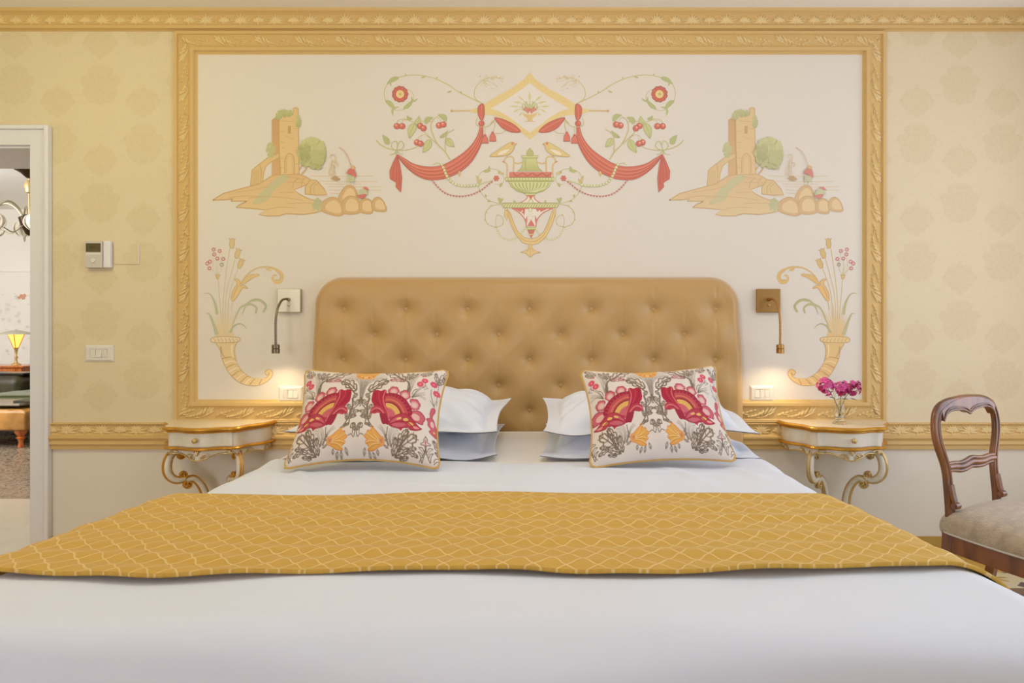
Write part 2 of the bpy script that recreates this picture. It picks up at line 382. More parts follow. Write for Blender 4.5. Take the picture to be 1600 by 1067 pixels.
def strip_x(name, x0, x1, ytop, pf, leaf, vl0, lh, span, lift=0, du=.85, dv=.75, **k):
    """horizontal moulding: pf = profile (v px, projection m) down from photo row ytop, leaf frieze from vl0"""
    U = np.arange(x0/PX, x1/PX, du); V = np.unique(np.concatenate([np.arange(0, span, dv), [p[0] for p in pf]])); u, v = np.meshgrid(U, V, indexing='ij')
    h = leaf(u, v-vl0)*smoothstep(vl0-1.5, vl0, v)*(v < span)
    top = CAMH-(ytop-VY)*PX
    Y = -(prof(pf, v)+h*lh)
    return grid_obj(name, u*PX, Y, top-v*PX, M['plaster'], col=relief_col(h), kind='structure', **k)
# cornice, its cove leaning out under the ceiling
ctop = VY-(R['z1']-CAMH)/PX
sp = 49.5-ctop
strip_x('trim_2', R['x0'], R['x1'], ctop, [(0, .050), (sp-39, .046), (sp-28.5, .034), (sp-27, .026), (sp-24, .014), (sp-20, .012), (sp-10, .012), (sp-8, .018), (sp-7.5, .024), (sp-2.5, .024), (sp-1.8, .008), (sp, 0)], palmette, sp-24, .009, sp)
# chair rail
strip_x('trim_3', DX1+.095, R['x1'], 660, [(0, 0), (.8, .020), (2.2, .020), (3.2, .010), (16, .010), (19, .014), (19.6, .022), (20.4, .030), (24, .030), (24.8, .022), (28, .018), (32, .022), (33, .026), (33.4, .012), (34.2, .012), (38, .016), (41.5, .014), (42, .0)], palmette, 3.0, .007, 42)
# mural frame: four mitred runs
FX0, FX1, FY0, FY1 = 273.5, 1383.0, 49.5, 660.0
FP = [(0, .004), (.6, .016), (5, .016), (5.8, .005), (7, .005), (15, .007), (22.5, .009), (25.5, .016), (26.5, .022), (31.5, .022), (32.3, .008), (33.4, .008), (34, .004), (36, .002), (36.2, 0)]
def frame_run(name, L, place, flip=1, **k):
    V = np.unique(np.concatenate([np.arange(0, 36.2, .75), [p[0] for p in FP]])); T = np.linspace(0, 1, int(L/.8)); t, v = np.meshgrid(T, V, indexing='ij')
    u = v+t*(L-2*v)
    mid = (u-L/2)
    h = acanthus(u if flip > 0 else -u, v-7.5 if flip > 0 else 23.5-v)*smoothstep(6.5, 8, v)*smoothstep(25.5, 24, v)*smoothstep(6, 9, np.minimum(u, L-u)-v*.0)
    Y = -(prof(FP, v)+h*.009); X, Z = place(u, v)
    return X, Y, Z, relief_col(h)
def px2(x, y): return CAMX+(x-VX)*PX, CAMH-(y-VY)*PX
W_, H_ = FX1-FX0, FY1-FY0
fr = empty('trim_4', (0, 0, 0), kind='structure')
for nm, L, pl, fl in (('top_moulding', W_, lambda u, v: px2(FX0+u, FY0+v), 1), ('bottom_moulding', W_, lambda u, v: px2(FX0+u, FY1-v), -1),
                      ('left_moulding', H_, lambda u, v: px2(FX0+v, FY1-u), 1), ('right_moulding', H_, lambda u, v: px2(FX1-v, FY1-u), 1)):
    X, Y, Z, c = frame_run(nm, L, pl, fl); grid_obj(nm, X, Y, Z, M['plaster'], parent=fr, col=c)

# door casing
def casing():
    e = empty('door_1', ((DX0+DX1)/2, 0, 0), kind='structure'); ox = (DX0+DX1)/2
    cw = .092
    def leg(a, s):
        m = MB(); x0, x1 = (a, a+s*cw) if s > 0 else (a+s*cw, a)
        m.box(x0-ox, x1-ox, -.022, .0, 0, DZ+cw-.0, bev=.003)
        q = a+s*(cw-.016)-ox; m.box(min(q, q+s*.022), max(q, q+s*.022), -.036, 0, 0, DZ+cw+.004, bev=.006)
        m.box(min(a-ox, a-ox-s*.012), max(a-ox, a-ox-s*.012), -.004, WT+.01, 0, DZ, bev=.002)
        m.build('door_jamb', M['white_lacquer'], e)
    leg(DX1, 1); leg(DX0, -1)
    m = MB(); m.box(DX0-cw-ox, DX1+cw-ox, -.021, 0, DZ, DZ+cw, bev=.003); m.box(DX0-cw-ox, DX1+cw-ox, -.035, 0, DZ+cw-.016, DZ+cw+.006, bev=.006)
    m.box(DX0-ox, DX1-ox, -.004, WT+.01, DZ-.012, DZ, bev=.002); m.build('door_head', M['white_lacquer'], e)
casing()
# mural ground
x0, z1 = px2(FX0+34.5, FY0+34.5); x1, z0 = px2(FX1-34.5, FY1-32)
MURAL = empty('painted_mural', ((x0+x1)/2, 0, z0), label='large cream wall mural painted with towers, red swags, an urn and cornucopias above the bed', cat='mural')
mo = (x0+x1)/2
MB().box(x0-mo, x1-mo, -.0012, -.0002, 0, z1-z0).build('mural_ground', M['panel'], MURAL, smooth=False)
# ------------------------------------------------------------------ painted motifs of the mural
PANEL = lin((229, 219, 204))
class Paint:
    def __init__(s, org, sc, bg, mirror=None, dx=0, fade=0):
        s.org = org; s.sc = sc; s.bg = lin(bg); s.mir = mirror; s.mb = MB(); s.k = 0; s.dx = dx; s.fade = fade+.15
    def col(s, c):
        l = lin(c); r = [min(.95, PANEL[i]*l[i]/s.bg[i]) for i in range(3)]; r[2] *= .86 if r[2] < .6*PANEL[2] else 1
        return tuple(r[i]*(1-s.fade)+PANEL[i]*s.fade for i in range(3))
    def _xy(s, p): return s.org[0]+p[0]/s.sc+s.dx, s.org[1]+p[1]/s.sc
    def _emit(s, pts, tris, c):
        s.k += 1; y = -.0016-s.k*.000006
        for m in ((0, 1) if s.mir is not None else (0,)):
            vs = []
            for p in pts:
                a, b = s._xy(p)
                if m: a = 2*s.mir-a
                X, Z = px2(a, b); vs.append((X-mo, y-m*.000003, Z-z0))
            cc = c if isinstance(c, list) else [c]*len(vs)
            s.mb.add(vs, tris if not m else [t[::-1] for t in tris], cc)
    def poly(s, pts, c, smooth=0, c2=None, out=None, ow=4):
        p = cat(pts, smooth, True) if smooth else pts
        tris = [tuple(t) for t in tessellate_polygon([[Vector((a, b, 0)) for a, b in p]])]
        if c2:
            ys = [q[1] for q in p]; lo, hi = min(ys), max(ys); A, B = s.col(c), s.col(c2)
            cc = [tuple(A[i]*(1-(q[1]-lo)/(hi-lo+1e-6))+B[i]*(q[1]-lo)/(hi-lo+1e-6) for i in range(3)) for q in p]
        else: cc = s.col(c)
        s._emit(p, tris, cc)
        if out: s.line(list(p)+[p[0]], ow, out, 0)
    def line(s, pts, w, c, smooth=6, w2=None, c2=None):
        p = np.array(cat(pts, smooth) if smooth else pts, float); n = len(p); t = np.gradient(p, axis=0); t /= (np.linalg.norm(t, axis=1)[:, None]+1e-9)
        nn = np.stack([-t[:, 1], t[:, 0]], 1); ww = np.linspace(w, w if w2 is None else w2, n)[:, None]/2
        A = p+nn*ww; B = p-nn*ww; v = [tuple(q) for q in A]+[tuple(q) for q in B]; f = []
        for i in range(n-1): f += [(i, i+1, n+i+1), (i, n+i+1, n+i)]
        if c2: a, b = s.col(c), s.col(c2); g = [tuple(a[k]*(1-i/(n-1))+b[k]*i/(n-1) for k in range(3)) for i in range(n)]; cc = g+g
        else: cc = s.col(c)
        s._emit(v, f, cc)
    def dot(s, x, y, r, c, ry=None, n=14):
        s.poly([(x+r*math.cos(2*PI*i/n), y+(ry or r)*math.sin(2*PI*i/n)) for i in range(n)], c)
    def leaf(s, x0, y0, x1, y1, w, c, bend=0, out=None, vein=None):
        p0, p1 = np.array((x0, y0), float), np.array((x1, y1), float); d = p1-p0; L = np.linalg.norm(d); n = np.array((-d[1], d[0]))/L; A = []; B = []; Mi = []
        for i in range(11):
            t = i/10; q = p0+d*t+n*bend*math.sin(PI*t); ww = w/2*math.sin(PI*t**.75)**.9; A.append(tuple(q+n*ww)); B.append(tuple(q-n*ww)); Mi.append(tuple(q))
        s.poly(A+B[::-1][1:-1], c)
        if out: s.line(A+B[::-1]+[A[0]], max(2.4, w*.07), out, 0)
        if vein: s.line(Mi, max(2, w*.07), vein, 0)
    def rosette(s, x, y, r, n, c, cc, out):
        for i in range(n):
            a = 2*PI*i/n; s.dot(x+math.cos(a)*r*.68, y+math.sin(a)*r*.68, r*.33, out); s.dot(x+math.cos(a)*r*.66, y+math.sin(a)*r*.66, r*.27, c)
        s.dot(x, y, r*.62, c); s.dot(x, y, r*.48, cc); s.dot(x, y, r*.2, out)
    def beads(s, pts, r, c, step, c2=None, tri=False):
        p = np.array(cat(pts, 10)); d = np.r_[0, np.cumsum(np.linalg.norm(np.diff(p, axis=0), axis=1))]
        for q in np.arange(0, d[-1], step):
            x, y = np.interp(q, d, p[:, 0]), np.interp(q, d, p[:, 1])
            if tri: s.poly([(x-r, y-r*.6), (x+r, y-r*.6), (x+r*.1, y+r*1.1)], c)
            else:
                s.dot(x, y, r, c, n=9)
                if c2: s.dot(x-r*.2, y-r*.2, r*.55, c2, n=8)
    def fuzz(s, x, y, rx, ry, n, c1, c2, r0, seed):
        rg = random.Random(seed); a, b = c1, c2
        for i in range(n):
            t = rg.random()*2*PI; q = rg.random()**.6; xx, yy = x+rx*q*math.cos(t), y+ry*q*math.sin(t); k = min(1, max(0, .5+.5*(yy-y)/ry+rg.uniform(-.25, .25)))
            s.dot(xx, yy, r0*rg.uniform(.5, 1), tuple(a[j]*(1-k)+b[j]*k for j in range(3)), n=7)
    def done(s, name): return s.mb.build(name, M['mural'], MURAL, smooth=False)

OC, OD, OB, GR, RD = (203, 164, 94), (184, 138, 66), (190, 134, 62), (166, 158, 88), (190, 76, 50)
def tower(dx, name, fade):
    p = Paint((310, 140), 5.081, (208, 190, 146), dx=dx, fade=fade)
    for y, a, b in ((685, 900, 1385), (728, 960, 1420), (748, 1010, 1290), (770, 1030, 1460), (797, 1040, 1455), (822, 1040, 1200), (845, 930, 1030)): p.line([(a, y), ((a+b)/2, y+3), (b, y+1)], 5, (204, 170, 112), 4)
    p.poly([(585, 240), (640, 212), (660, 300), (655, 680), (585, 690)], (186, 132, 62), c2=(196, 146, 76), out=OD)
    p.poly([(415, 762), (425, 640), (480, 595), (560, 535), (640, 508), (642, 540), (585, 570), (540, 605), (520, 660), (510, 750), (470, 758)], OC, out=OD, ow=6)
    p.line([(490, 595), (500, 650), (495, 755)], 6, OD)
    for i in range(9): p.line([(428, 652+i*12), (455+4*(i % 3), 646+i*12), (482, 648+i*12)], 3, OD, 3)
    p.fuzz(575, 478, 32, 55, 60, (176, 168, 96), (170, 160, 90), 13, 5)
    p.poly([(115, 878), (200, 825), (330, 790), (480, 750), (585, 685), (640, 674), (800, 672), (850, 690), (890, 715), (880, 745), (830, 768), (760, 795), (800, 830), (860, 860), (930, 885), (915, 905), (975, 930), (980, 965), (920, 980), (830, 992), (700, 985), (640, 1003), (540, 1003), (480, 992), (535, 955), (440, 945), (300, 935), (345, 905), (385, 886), (258, 886), (275, 868), (200, 876)], (204, 158, 92), c2=(208, 172, 106), out=OD, ow=8)
    p.poly([(430, 905), (520, 790), (640, 690), (715, 680), (690, 730), (600, 800), (560, 870), (480, 905)], (182, 166, 104), smooth=3)
    for a in ([(300, 815), (420, 800), (560, 770)], [(690, 690), (760, 700), (840, 720)], [(700, 740), (780, 735), (850, 745)], [(400, 860), (560, 850), (700, 860), (830, 880)], [(540, 955), (640, 935), (780, 940)], [(700, 905), (800, 900), (900, 900)], [(240, 860), (360, 845), (500, 850)], [(640, 820), (760, 815)]): p.line(a, 5, (190, 146, 78))
    p.poly([(850, 830), (850, 772), (890, 715), (940, 722), (1000, 790), (1022, 835), (940, 838)], OC, out=OD, ow=8); p.line([(890, 830), (895, 770), (930, 735)], 6, OD); p.line([(925, 832), (915, 780), (950, 745)], 4, OD)
    p.line([(750, 785), (760, 735), (800, 700)], 6, OD); p.line([(820, 765), (825, 725), (850, 700)], 5, OD)
    rk = [[(970, 940), (990, 890), (1060, 855), (1120, 880), (1160, 960), (1150, 992), (1100, 1003), (1000, 975)], [(1110, 870), (1150, 790), (1190, 762), (1240, 780), (1262, 850), (1240, 890), (1150, 900)],
          [(1140, 930), (1160, 870), (1210, 845), (1270, 870), (1287, 975), (1160, 985)], [(1285, 890), (1330, 865), (1375, 890), (1380, 982), (1285, 970)], [(1380, 890), (1420, 855), (1460, 875), (1488, 930), (1483, 968), (1388, 955)]]
    for i in (1, 0, 2, 3, 4):
        q = rk[i]; p.poly(q, (194, 148, 82), smooth=4, out=OD, ow=8); cx = sum(a for a, b in q)/len(q); cy = sum(b for a, b in q)/len(q)
        p.poly([(cx+(a-cx)*.68+8, cy+(b-cy)*.7) for a, b in q], (212, 172, 106), smooth=4)
    p.fuzz(945, 915, 35, 52, 60, (168, 160, 96), (176, 166, 104), 13, 2)
    p.poly([(642, 245), (660, 215), (700, 200), (745, 205), (757, 165), (752, 150), (775, 142), (792, 150), (795, 400), (800, 670), (655, 676), (645, 500)], (204, 164, 92), c2=(210, 168, 98), out=OD, ow=6)
    p.poly([(712, 290), (736, 290), (736, 350), (712, 350)], (176, 128, 60))
    p.line([(688, 668), (690, 560), (702, 525), (725, 508), (750, 525), (762, 560), (762, 668)], 8, OD)
    p.line([(700, 668), (702, 565), (712, 538), (726, 525), (742, 538), (750, 565), (750, 668)], 3, OD)
    for a, b, w in ((660, 250, 60), (705, 252, 60), (655, 330, 40), (750, 310, 35), (655, 420, 30), (660, 462, 25), (765, 462, 30), (770, 480, 28), (765, 495, 30), (655, 545, 25), (765, 590, 28), (655, 620, 26), (690, 372, 30), (720, 385, 40), (655, 600, 18)): p.line([(a, b), (a+w, b+2)], 4, (188, 142, 70), 2)
    p.fuzz(690, 190, 60, 26, 90, (172, 166, 90), (160, 148, 78), 12, 3); p.fuzz(640, 215, 28, 26, 40, (172, 166, 90), (160, 148, 78), 12, 4); p.fuzz(795, 255, 18, 48, 50, (176, 168, 92), (164, 156, 84), 11, 6)
    p.line([(800, 640), (820, 610), (850, 570)], 7, (196, 140, 70)); p.line([(822, 672), (850, 640), (875, 590)], 9, (196, 140, 70))
    p.fuzz(905, 505, 108, 118, 420, (186, 176, 100), (162, 154, 84), 20, 7); p.fuzz(850, 500, 45, 70, 90, (166, 158, 82), (150, 142, 72), 14, 8); p.fuzz(955, 560, 45, 70, 90, (174, 166, 92), (164, 156, 84), 15, 9)
    p.poly([(1052, 706), (1090, 683), (1130, 712), (1095, 727)], (168, 126, 66))
    for q in ([(1050, 545), (1055, 520), (1085, 520), (1090, 545), (1075, 600), (1085, 670)], [(1065, 560), (1050, 620), (1040, 670), (1065, 672)], [(1085, 575), (1110, 590), (1095, 620)], [(1070, 600), (1075, 680)]): p.line(q, 6, (206, 172, 112))
    p.line([(1120, 460), (1165, 495), (1195, 550), (1212, 605)], 5, (190, 140, 90))
    p.poly([(1178, 668), (1200, 632), (1240, 632), (1256, 692), (1228, 694), (1205, 672)], (192, 82, 62), smooth=3)
    p.poly([(1212, 612), (1228, 602), (1246, 612), (1240, 634), (1218, 632)], (206, 152, 82))
    p.poly([(1186, 680), (1240, 692), (1242, 735), (1184, 732)], (176, 168, 112)); p.line([(1198, 735), (1196, 755)], 7, (216, 196, 150), 2); p.line([(1224, 735), (1228, 755)], 7, (216, 196, 150), 2)
    p.poly([(1268, 840), (1290, 795), (1330, 790), (1348, 830), (1320, 845)], (176, 170, 112), smooth=3); p.poly([(1308, 778), (1335, 772), (1360, 800), (1325, 798)], (196, 92, 74)); p.poly([(1268, 842), (1332, 830), (1322, 858), (1284, 866)], (192, 84, 64), smooth=3)
    p.done(name)
tower(0, 'tower_scene', 0); tower(713, 'tower_scene', .12)

def garland():
    p = Paint((580, 100), 5.081, (216, 198, 160), mirror=827.8)
    V, G1, G2, RR, RDK, RL, YO = (196, 174, 100), (172, 170, 98), (190, 182, 112), (196, 78, 50), (160, 52, 34), (214, 112, 80), (220, 186, 112)
    p.line([(890, 318), (820, 285), (700, 225), (600, 160), (500, 115), (400, 92), (320, 88), (230, 105), (150, 140), (112, 190), (105, 250), (125, 310), (180, 360), (230, 368), (290, 345), (330, 300), (336, 250), (310, 212), (280, 200)], 8, V, w2=4)
    for a in ((640, 215, 600, 228, 14), (715, 235, 712, 215, 12), (520, 118, 525, 100, 12), (395, 112, 435, 100, 14), (280, 95, 268, 75, 10)): p.leaf(*a, G1)
    p.leaf(220, 108, 125, 160, 34, G1, 8, out=(150, 148, 80)); p.leaf(150, 140, 158, 178, 14, G1)
    p.leaf(112, 290, 190, 360, 32, G1, -8, out=(150, 148, 80)); p.leaf(175, 345, 178, 415, 18, G1, 8); p.leaf(180, 350, 225, 340, 12, G1)
    p.leaf(255, 358, 335, 280, 30, G1, 8, out=(150, 148, 80)); p.leaf(325, 300, 372, 270, 14, G1, 6); p.leaf(325, 300, 322, 255, 12, G1)
    p.rosette(230, 240, 66, 11, RR, (226, 196, 118), RDK); p.dot(230, 240, 24, (216, 186, 106)); p.dot(230, 240, 8, (180, 150, 80))
    p.line([(880, 312), (832, 280), (818, 235), (832, 185), (880, 135), (950, 108), (1050, 122)], 7, V, w2=3); p.line([(890, 132), (940, 140), (975, 160), (1005, 188)], 4, V)
    rg = random.Random(3)
    for i in range(46):
        t = rg.random(); x = 860+190*t; y = 112+rg.uniform(-28, 22)+(abs(t-.5)*20); p.dot(x, y, rg.uniform(2.5, 4.5), (206, 172, 96), n=6)
    for i in range(22): t = rg.random(); p.dot(870+140*t, 150+40*t+rg.uniform(-16, 26), rg.uniform(2.5, 4), (206, 176, 100), n=6)
    # lozenge frame
    p.line([(800, 371), (640, 373)], 13, (208, 168, 98), 2); p.dot(640, 373, 11, (196, 156, 86))
    o = [(1259, 66), (1215, 120), (1120, 190), (1000, 255), (900, 318), (860, 348), (790, 362), (790, 382), (870, 400), (960, 406), (1040, 432), (1150, 510), (1259, 600)]
    i_ = [(1259, 150), (1200, 200), (1080, 278), (948, 356), (1010, 372), (1100, 425), (1190, 495), (1259, 545)]
    p.poly(o, YO); p.poly(i_, (219, 201, 164))
    for a in range(10): t = a/9; p.dot(985+260*t, 285-150*t*1.15+12, 6, (206, 166, 92), n=3)
    for a in range(9): t = a/8; p.dot(985+250*t, 392+165*t, 6, (206, 166, 92), n=3)
    # basket
    for a in (((1258, 340), (1255, 280), (1258, 225)), ((1240, 330), (1210, 290), (1165, 255)), ((1235, 345), (1190, 310), (1130, 300)), ((1230, 360), (1170, 340), (1100, 335)), ((1225, 375), (1170, 360), (1130, 385)), ((1215, 385), (1190, 390), (1175, 415))):
        p.line(a, 4, G2); x, y = a[2]; x1, y1 = a[1]; p.leaf(x1, y1, x, y, 14, (204, 184, 108))
    p.fuzz(1235, 340, 42, 36, 50, (180, 176, 110), (186, 176, 112), 9, 11)
    for x, y in ((1228, 350), (1240, 362), (1252, 372), (1230, 372), (1215, 362), (1244, 384), (1258, 358)): p.dot(x, y, 10, (200, 112, 84), n=9)
    p.poly([(1200, 392), (1259, 402), (1259, 456), (1238, 456), (1240, 432), (1215, 416)], (212, 172, 98)); p.line([(1215, 458), (1258, 458)], 4, (196, 160, 96), 2)
    # cherries
    for q, w in (([(625, 758), (585, 695), (530, 640), (490, 560), (475, 500), (492, 445), (525, 420)], 10), ([(520, 635), (470, 585), (430, 545), (424, 520)], 7), ([(470, 590), (420, 562), (380, 580), (368, 612)], 4), ([(592, 705), (588, 620), (605, 555), (660, 520)], 8),
                 ([(480, 460), (400, 455), (330, 460), (270, 438), (215, 450), (205, 480)], 6), ([(300, 445), (255, 450), (245, 475)], 4), ([(360, 475), (385, 480)], 4), ([(520, 420), (545, 440), (555, 470)], 4), ([(400, 575), (392, 615)], 3), ([(40, 605), (85, 648), (160, 678), (250, 685), (320, 675), (378, 652)], 8), ([(450, 470), (420, 500), (412, 520)], 4)): p.line(q, w, V, w2=w*.6)
    for a in ((350, 470, 305, 592, 58, 8), (470, 600, 412, 705, 56, -6), (605, 590, 660, 660, 52, 8), (350, 480, 380, 415, 40, 12), (425, 470, 490, 425, 38, -10), (600, 455, 530, 405, 38, 14), (325, 440, 285, 412, 26, -10), (545, 585, 610, 530, 26, 8), (130, 640, 92, 565, 40, 8), (135, 640, 140, 592, 20, 0)):
        p.leaf(*a[:5], G2 if a[0] in (350, 470, 605) else G1, a[5], out=(160, 154, 84), vein=(166, 160, 88))
    for x, y in ((205, 495), (247, 495), (390, 493), (417, 512), (540, 489), (574, 482), (365, 624), (393, 634)):
        p.dot(x, y, 25, RDK, n=16); p.dot(x, y, 22, RR, n=16); p.dot(x-5, y-6, 12, RL, n=10); p.dot(x-7, y-9, 5, (232, 176, 140), n=8)
    # swag
    up = cat([(868, 490), (840, 580), (780, 665), (700, 730), (600, 790), (520, 815), (430, 815), (340, 795), (270, 755), (212, 718)], 6); lo = cat([(886, 490), (884, 600), (845, 700), (785, 790), (700, 860), (600, 905), (520, 920), (430, 915), (340, 870), (262, 800), (208, 728)], 6)
    lo = [tuple(q) for q in np.stack([np.interp(np.linspace(0, 1, len(up)), np.linspace(0, 1, len(lo)), [a[k] for a in lo]) for k in (0, 1)], 1)]
    p.poly(up+lo[::-1], (200, 82, 50), c2=(204, 92, 60), out=(172, 58, 36), ow=5)
    mixl = lambda t: [tuple((1-t)*np.array(a)+t*np.array(b)) for a, b in zip(up, lo)]
    for t, c, w in ((.22, RL, 11), (.36, (176, 60, 38), 7), (.5, (212, 106, 74), 8), (.62, (172, 58, 36), 8), (.76, (208, 100, 70), 8), (.88, (176, 60, 38), 8)): p.line(mixl(t), w*.5, c, 0, w2=w)
    p.poly([(205, 720), (176, 780), (148, 850), (152, 912), (200, 942), (196, 975), (236, 1020), (245, 905), (228, 790)], (200, 86, 58), c2=(194, 78, 48), out=(172, 58, 36))
    for q in ([(205, 740), (180, 830), (170, 915)], [(208, 740), (203, 840), (200, 930)], [(211, 745), (222, 850), (225, 960)]): p.line(q, 5, (170, 58, 38))
    p.poly([(890, 320), (852, 338), (848, 395), (868, 442), (888, 442), (900, 385)], RR, smooth=4, out=RDK); p.line([(880, 330), (872, 390), (878, 438)], 5, RL)
    p.dot(876, 474, 24, RDK); p.dot(875, 473, 20, RR); p.dot(870, 468, 8, RL); p.line([(876, 440), (878, 520)], 12, RR, 2)
    p.line([(985, 430), (965, 465), (930, 495), (880, 502), (842, 490), (832, 460), (845, 430)], 5, V); p.line([(903, 500), (904, 560)], 4, V, 2); p.line([(945, 480), (970, 450), (982, 480), (975, 520), (965, 540)], 5, V); p.line([(1075, 518), (1040, 548), (985, 552)], 4, V)
    for x, y, h in ((904, 568, 62), (965, 548, 66)):
        p.dot(x, y, 11, RR); p.poly([(x-10, y+6), (x+10, y+6), (x+22, y+25), (x+27, y+h), (x-27, y+h), (x-22, y+25)], (206, 98, 72), out=(176, 62, 42)); p.line([(x-27, y+h), (x+27, y+h)], 5, RDK, 2)
    p.poly([(980, 428), (1050, 442), (1130, 480), (1188, 538), (1120, 543), (1050, 515), (1010, 475)], RR, smooth=4, out=RDK); p.line([(1000, 440), (1080, 480), (1165, 530)], 6, RL)
    # bow
    for q in ([(200, 690), (165, 665), (165, 630), (195, 612), (210, 640), (203, 690)], [(203, 690), (215, 640), (235, 612), (262, 640), (250, 668), (203, 690)], [(200, 690), (180, 715), (148, 720)], [(205, 690), (225, 712), (255, 718)], [(202, 690), (200, 720)]): p.line(q, 6, (186, 178, 104))
    # beads and pennants
    p.line([(490, 805), (520, 785), (560, 800)], 5, G2); p.beads([(562, 800), (580, 835), (592, 868), (606, 896), (640, 938), (700, 966), (780, 970), (850, 962)], 12, (186, 180, 108), 25, (222, 214, 150)); p.beads([(860, 955), (910, 940), (965, 925)], 6, (196, 188, 116), 14)
    p.beads([(485, 925), (530, 980), (590, 1028), (660, 1050), (735, 1052), (810, 1035), (880, 1000), (940, 950), (972, 930)], 9, (190, 92, 76), 24, tri=True); p.line([(485, 920), (530, 973), (590, 1022), (660, 1044), (735, 1046), (810, 1029), (880, 994), (940, 944), (975, 922)], 2.5, (190, 120, 90))
    p.leaf(700, 850, 702, 900, 20, (204, 166, 92))
    # goldfinch-like birds on the urn handles
    p.poly([(942, 732), (1000, 690), (1060, 650), (1098, 628), (1125, 622), (1140, 632), (1158, 637), (1138, 646), (1128, 685), (1085, 722), (1000, 735)], (214, 180, 104), smooth=3, out=(186, 144, 66)); p.leaf(1000, 722, 1110, 675, 34, (228, 204, 150), 0, out=(190, 150, 76)); p.dot(1122, 634, 10, (206, 116, 70)); p.line([(1075, 722), (1080, 745)], 5, (190, 150, 80), 2)
    p.done('swag_garland')
garland()

def urn():
    p = Paint((740, 220), 5.617, (215, 198, 160), mirror=828.0)
    G1, G2, GD, RR, YO, YD = (176, 170, 92), (198, 190, 114), (150, 146, 72), (200, 88, 66), (218, 182, 110), (190, 146, 74)
    cx = 494.3
    p.line([(255, 550), (200, 545), (130, 520), (70, 462), (38, 385), (42, 312), (90, 262), (160, 246), (222, 264), (262, 312), (266, 350), (236, 385), (188, 376)], 6, G1, w2=4)
    for a in ((125, 270, 140, 222, 20), (85, 268, 150, 262, 22), (45, 370, 25, 305, 22), (45, 375, 70, 330, 16), (215, 275, 268, 290, 22), (225, 262, 230, 285, 16), (250, 372, 232, 408, 22), (110, 495, 100, 470, 14), (150, 530, 120, 535, 14)): p.leaf(*a, (206, 176, 100) if a[0] in (45, 215) else G1, 3, out=GD)
    p.rosette(200, 330, 27, 6, RR, (206, 96, 72), (176, 64, 46))
    p.line([(245, 556), (165, 572), (112, 618), (102, 680), (128, 732), (195, 756), (250, 738), (262, 692), (232, 655), (202, 662), (193, 715), (208, 790)], 6, G1, w2=4)
    for a in ((160, 572, 140, 570), (115, 620, 112, 640), (100, 685, 95, 700), (130, 735, 120, 720), (180, 755, 200, 765), (255, 735, 262, 720), (205, 660, 215, 645), (150, 580, 165, 560)): p.leaf(a[0], a[1], a[2], a[3], 13, (196, 176, 100))
    p.beads([(208, 790), (240, 840), (300, 868), (360, 858), (405, 825), (440, 780), (465, 742)], 10, (186, 182, 110), 24, (220, 212, 150))
    p.leaf(240, 545, 215, 500, 30, G1, 6, out=GD); p.leaf(240, 520, 255, 500, 18, G1, 6); p.leaf(365, 545, 352, 520, 20, G1)
    # handles
    p.line([(292, 325), (294, 215), (268, 186), (288, 146), (330, 140), (352, 166), (350, 272)], 12, YD); p.line([(292, 325), (294, 215), (268, 186), (288, 146), (330, 140), (352, 166), (350, 272)], 7, YO); p.line([(348, 185), (385, 200), (435, 188)], 12, YD); p.line([(348, 185), (385, 200), (435, 188)], 7, YO); p.leaf(272, 188, 248, 182, 9, (206, 110, 70))
    # tails of the yellow swag
    p.poly([(276, 606), (300, 620), (302, 660), (294, 706), (270, 660)], YO, out=YD); p.dot(286, 600, 13, YD); p.dot(286, 600, 7, (224, 206, 160))
    p.mir = None
    # lid, neck
    p.poly([(432, 158), (432, 200), (418, 240), (384, 266), (605, 266), (572, 240), (556, 200), (556, 158)], G2, c2=G1, out=GD)
    for i in range(8): p.line([(440+i*3, 178+i*11), (462-i, 160+i*11)], 4, (156, 150, 76), 2)
    p.poly([(418, 130), (570, 130), (566, 146), (548, 158), (440, 158), (422, 146)], G2, out=GD); p.line([(424, 148), (564, 148)], 4, GD, 2)
    p.poly([(470, 130), (466, 100), (480, 82), (494, 66), (508, 82), (524, 100), (518, 130)], G1, smooth=4, out=GD)
    p.poly([(313, 275), (682, 275), (682, 320), (313, 320)], (206, 104, 76)); 
    for i in range(4): x = 345+i*86; p.line([(x, 282), (x+40, 308), (x+84, 282)], 9, (176, 66, 46), 5)
    p.line([(313, 318), (682, 318)], 5, (176, 66, 46), 2)
    p.poly([(306, 356), (330, 402), (380, 442), (455, 466), (536, 466), (610, 442), (662, 402), (684, 356)], G2, c2=(182, 176, 98), smooth=0, out=GD, ow=6)
    for i in range(11):
        x = 330+i*33; xb = cx+(x-cx)*.28; p.line([(x, 366), (x*.8+xb*.2, 410), (xb, 462)], 5, GD, 5); p.line([(x+15, 366), ((x+15)*.8+(xb+6)*.2, 405), (xb+5, 452)], 5, (216, 208, 138), 5)
    p.poly([(278, 324), (710, 324), (706, 358), (284, 358)], G1, out=GD)
    for i in range(17): p.dot(292+i*25.3, 336, 11, (196, 190, 114), n=9); p.dot(290+i*25.3, 333, 5, (218, 212, 150), n=8)
    p.line([(284, 356), (706, 356)], 6, GD, 2)
    p.poly([(455, 462), (542, 462), (542, 480), (455, 480)], G2, out=GD)
    p.poly([(472, 482), (530, 482), (532, 505), (560, 530), (592, 546), (400, 546), (436, 530), (468, 505)], (224, 206, 164)); p.line([(472, 482), (468, 505), (440, 530), (405, 546)], 7, RR); p.line([(530, 482), (534, 505), (558, 530), (590, 546)], 7, RR); p.line([(470, 483), (532, 483)], 8, RR, 2); p.poly([(482, 486), (520, 486), (501, 522)], RR); p.leaf(478, 545, 498, 505, 14, G2); p.leaf(526, 545, 506, 505, 14, G2)
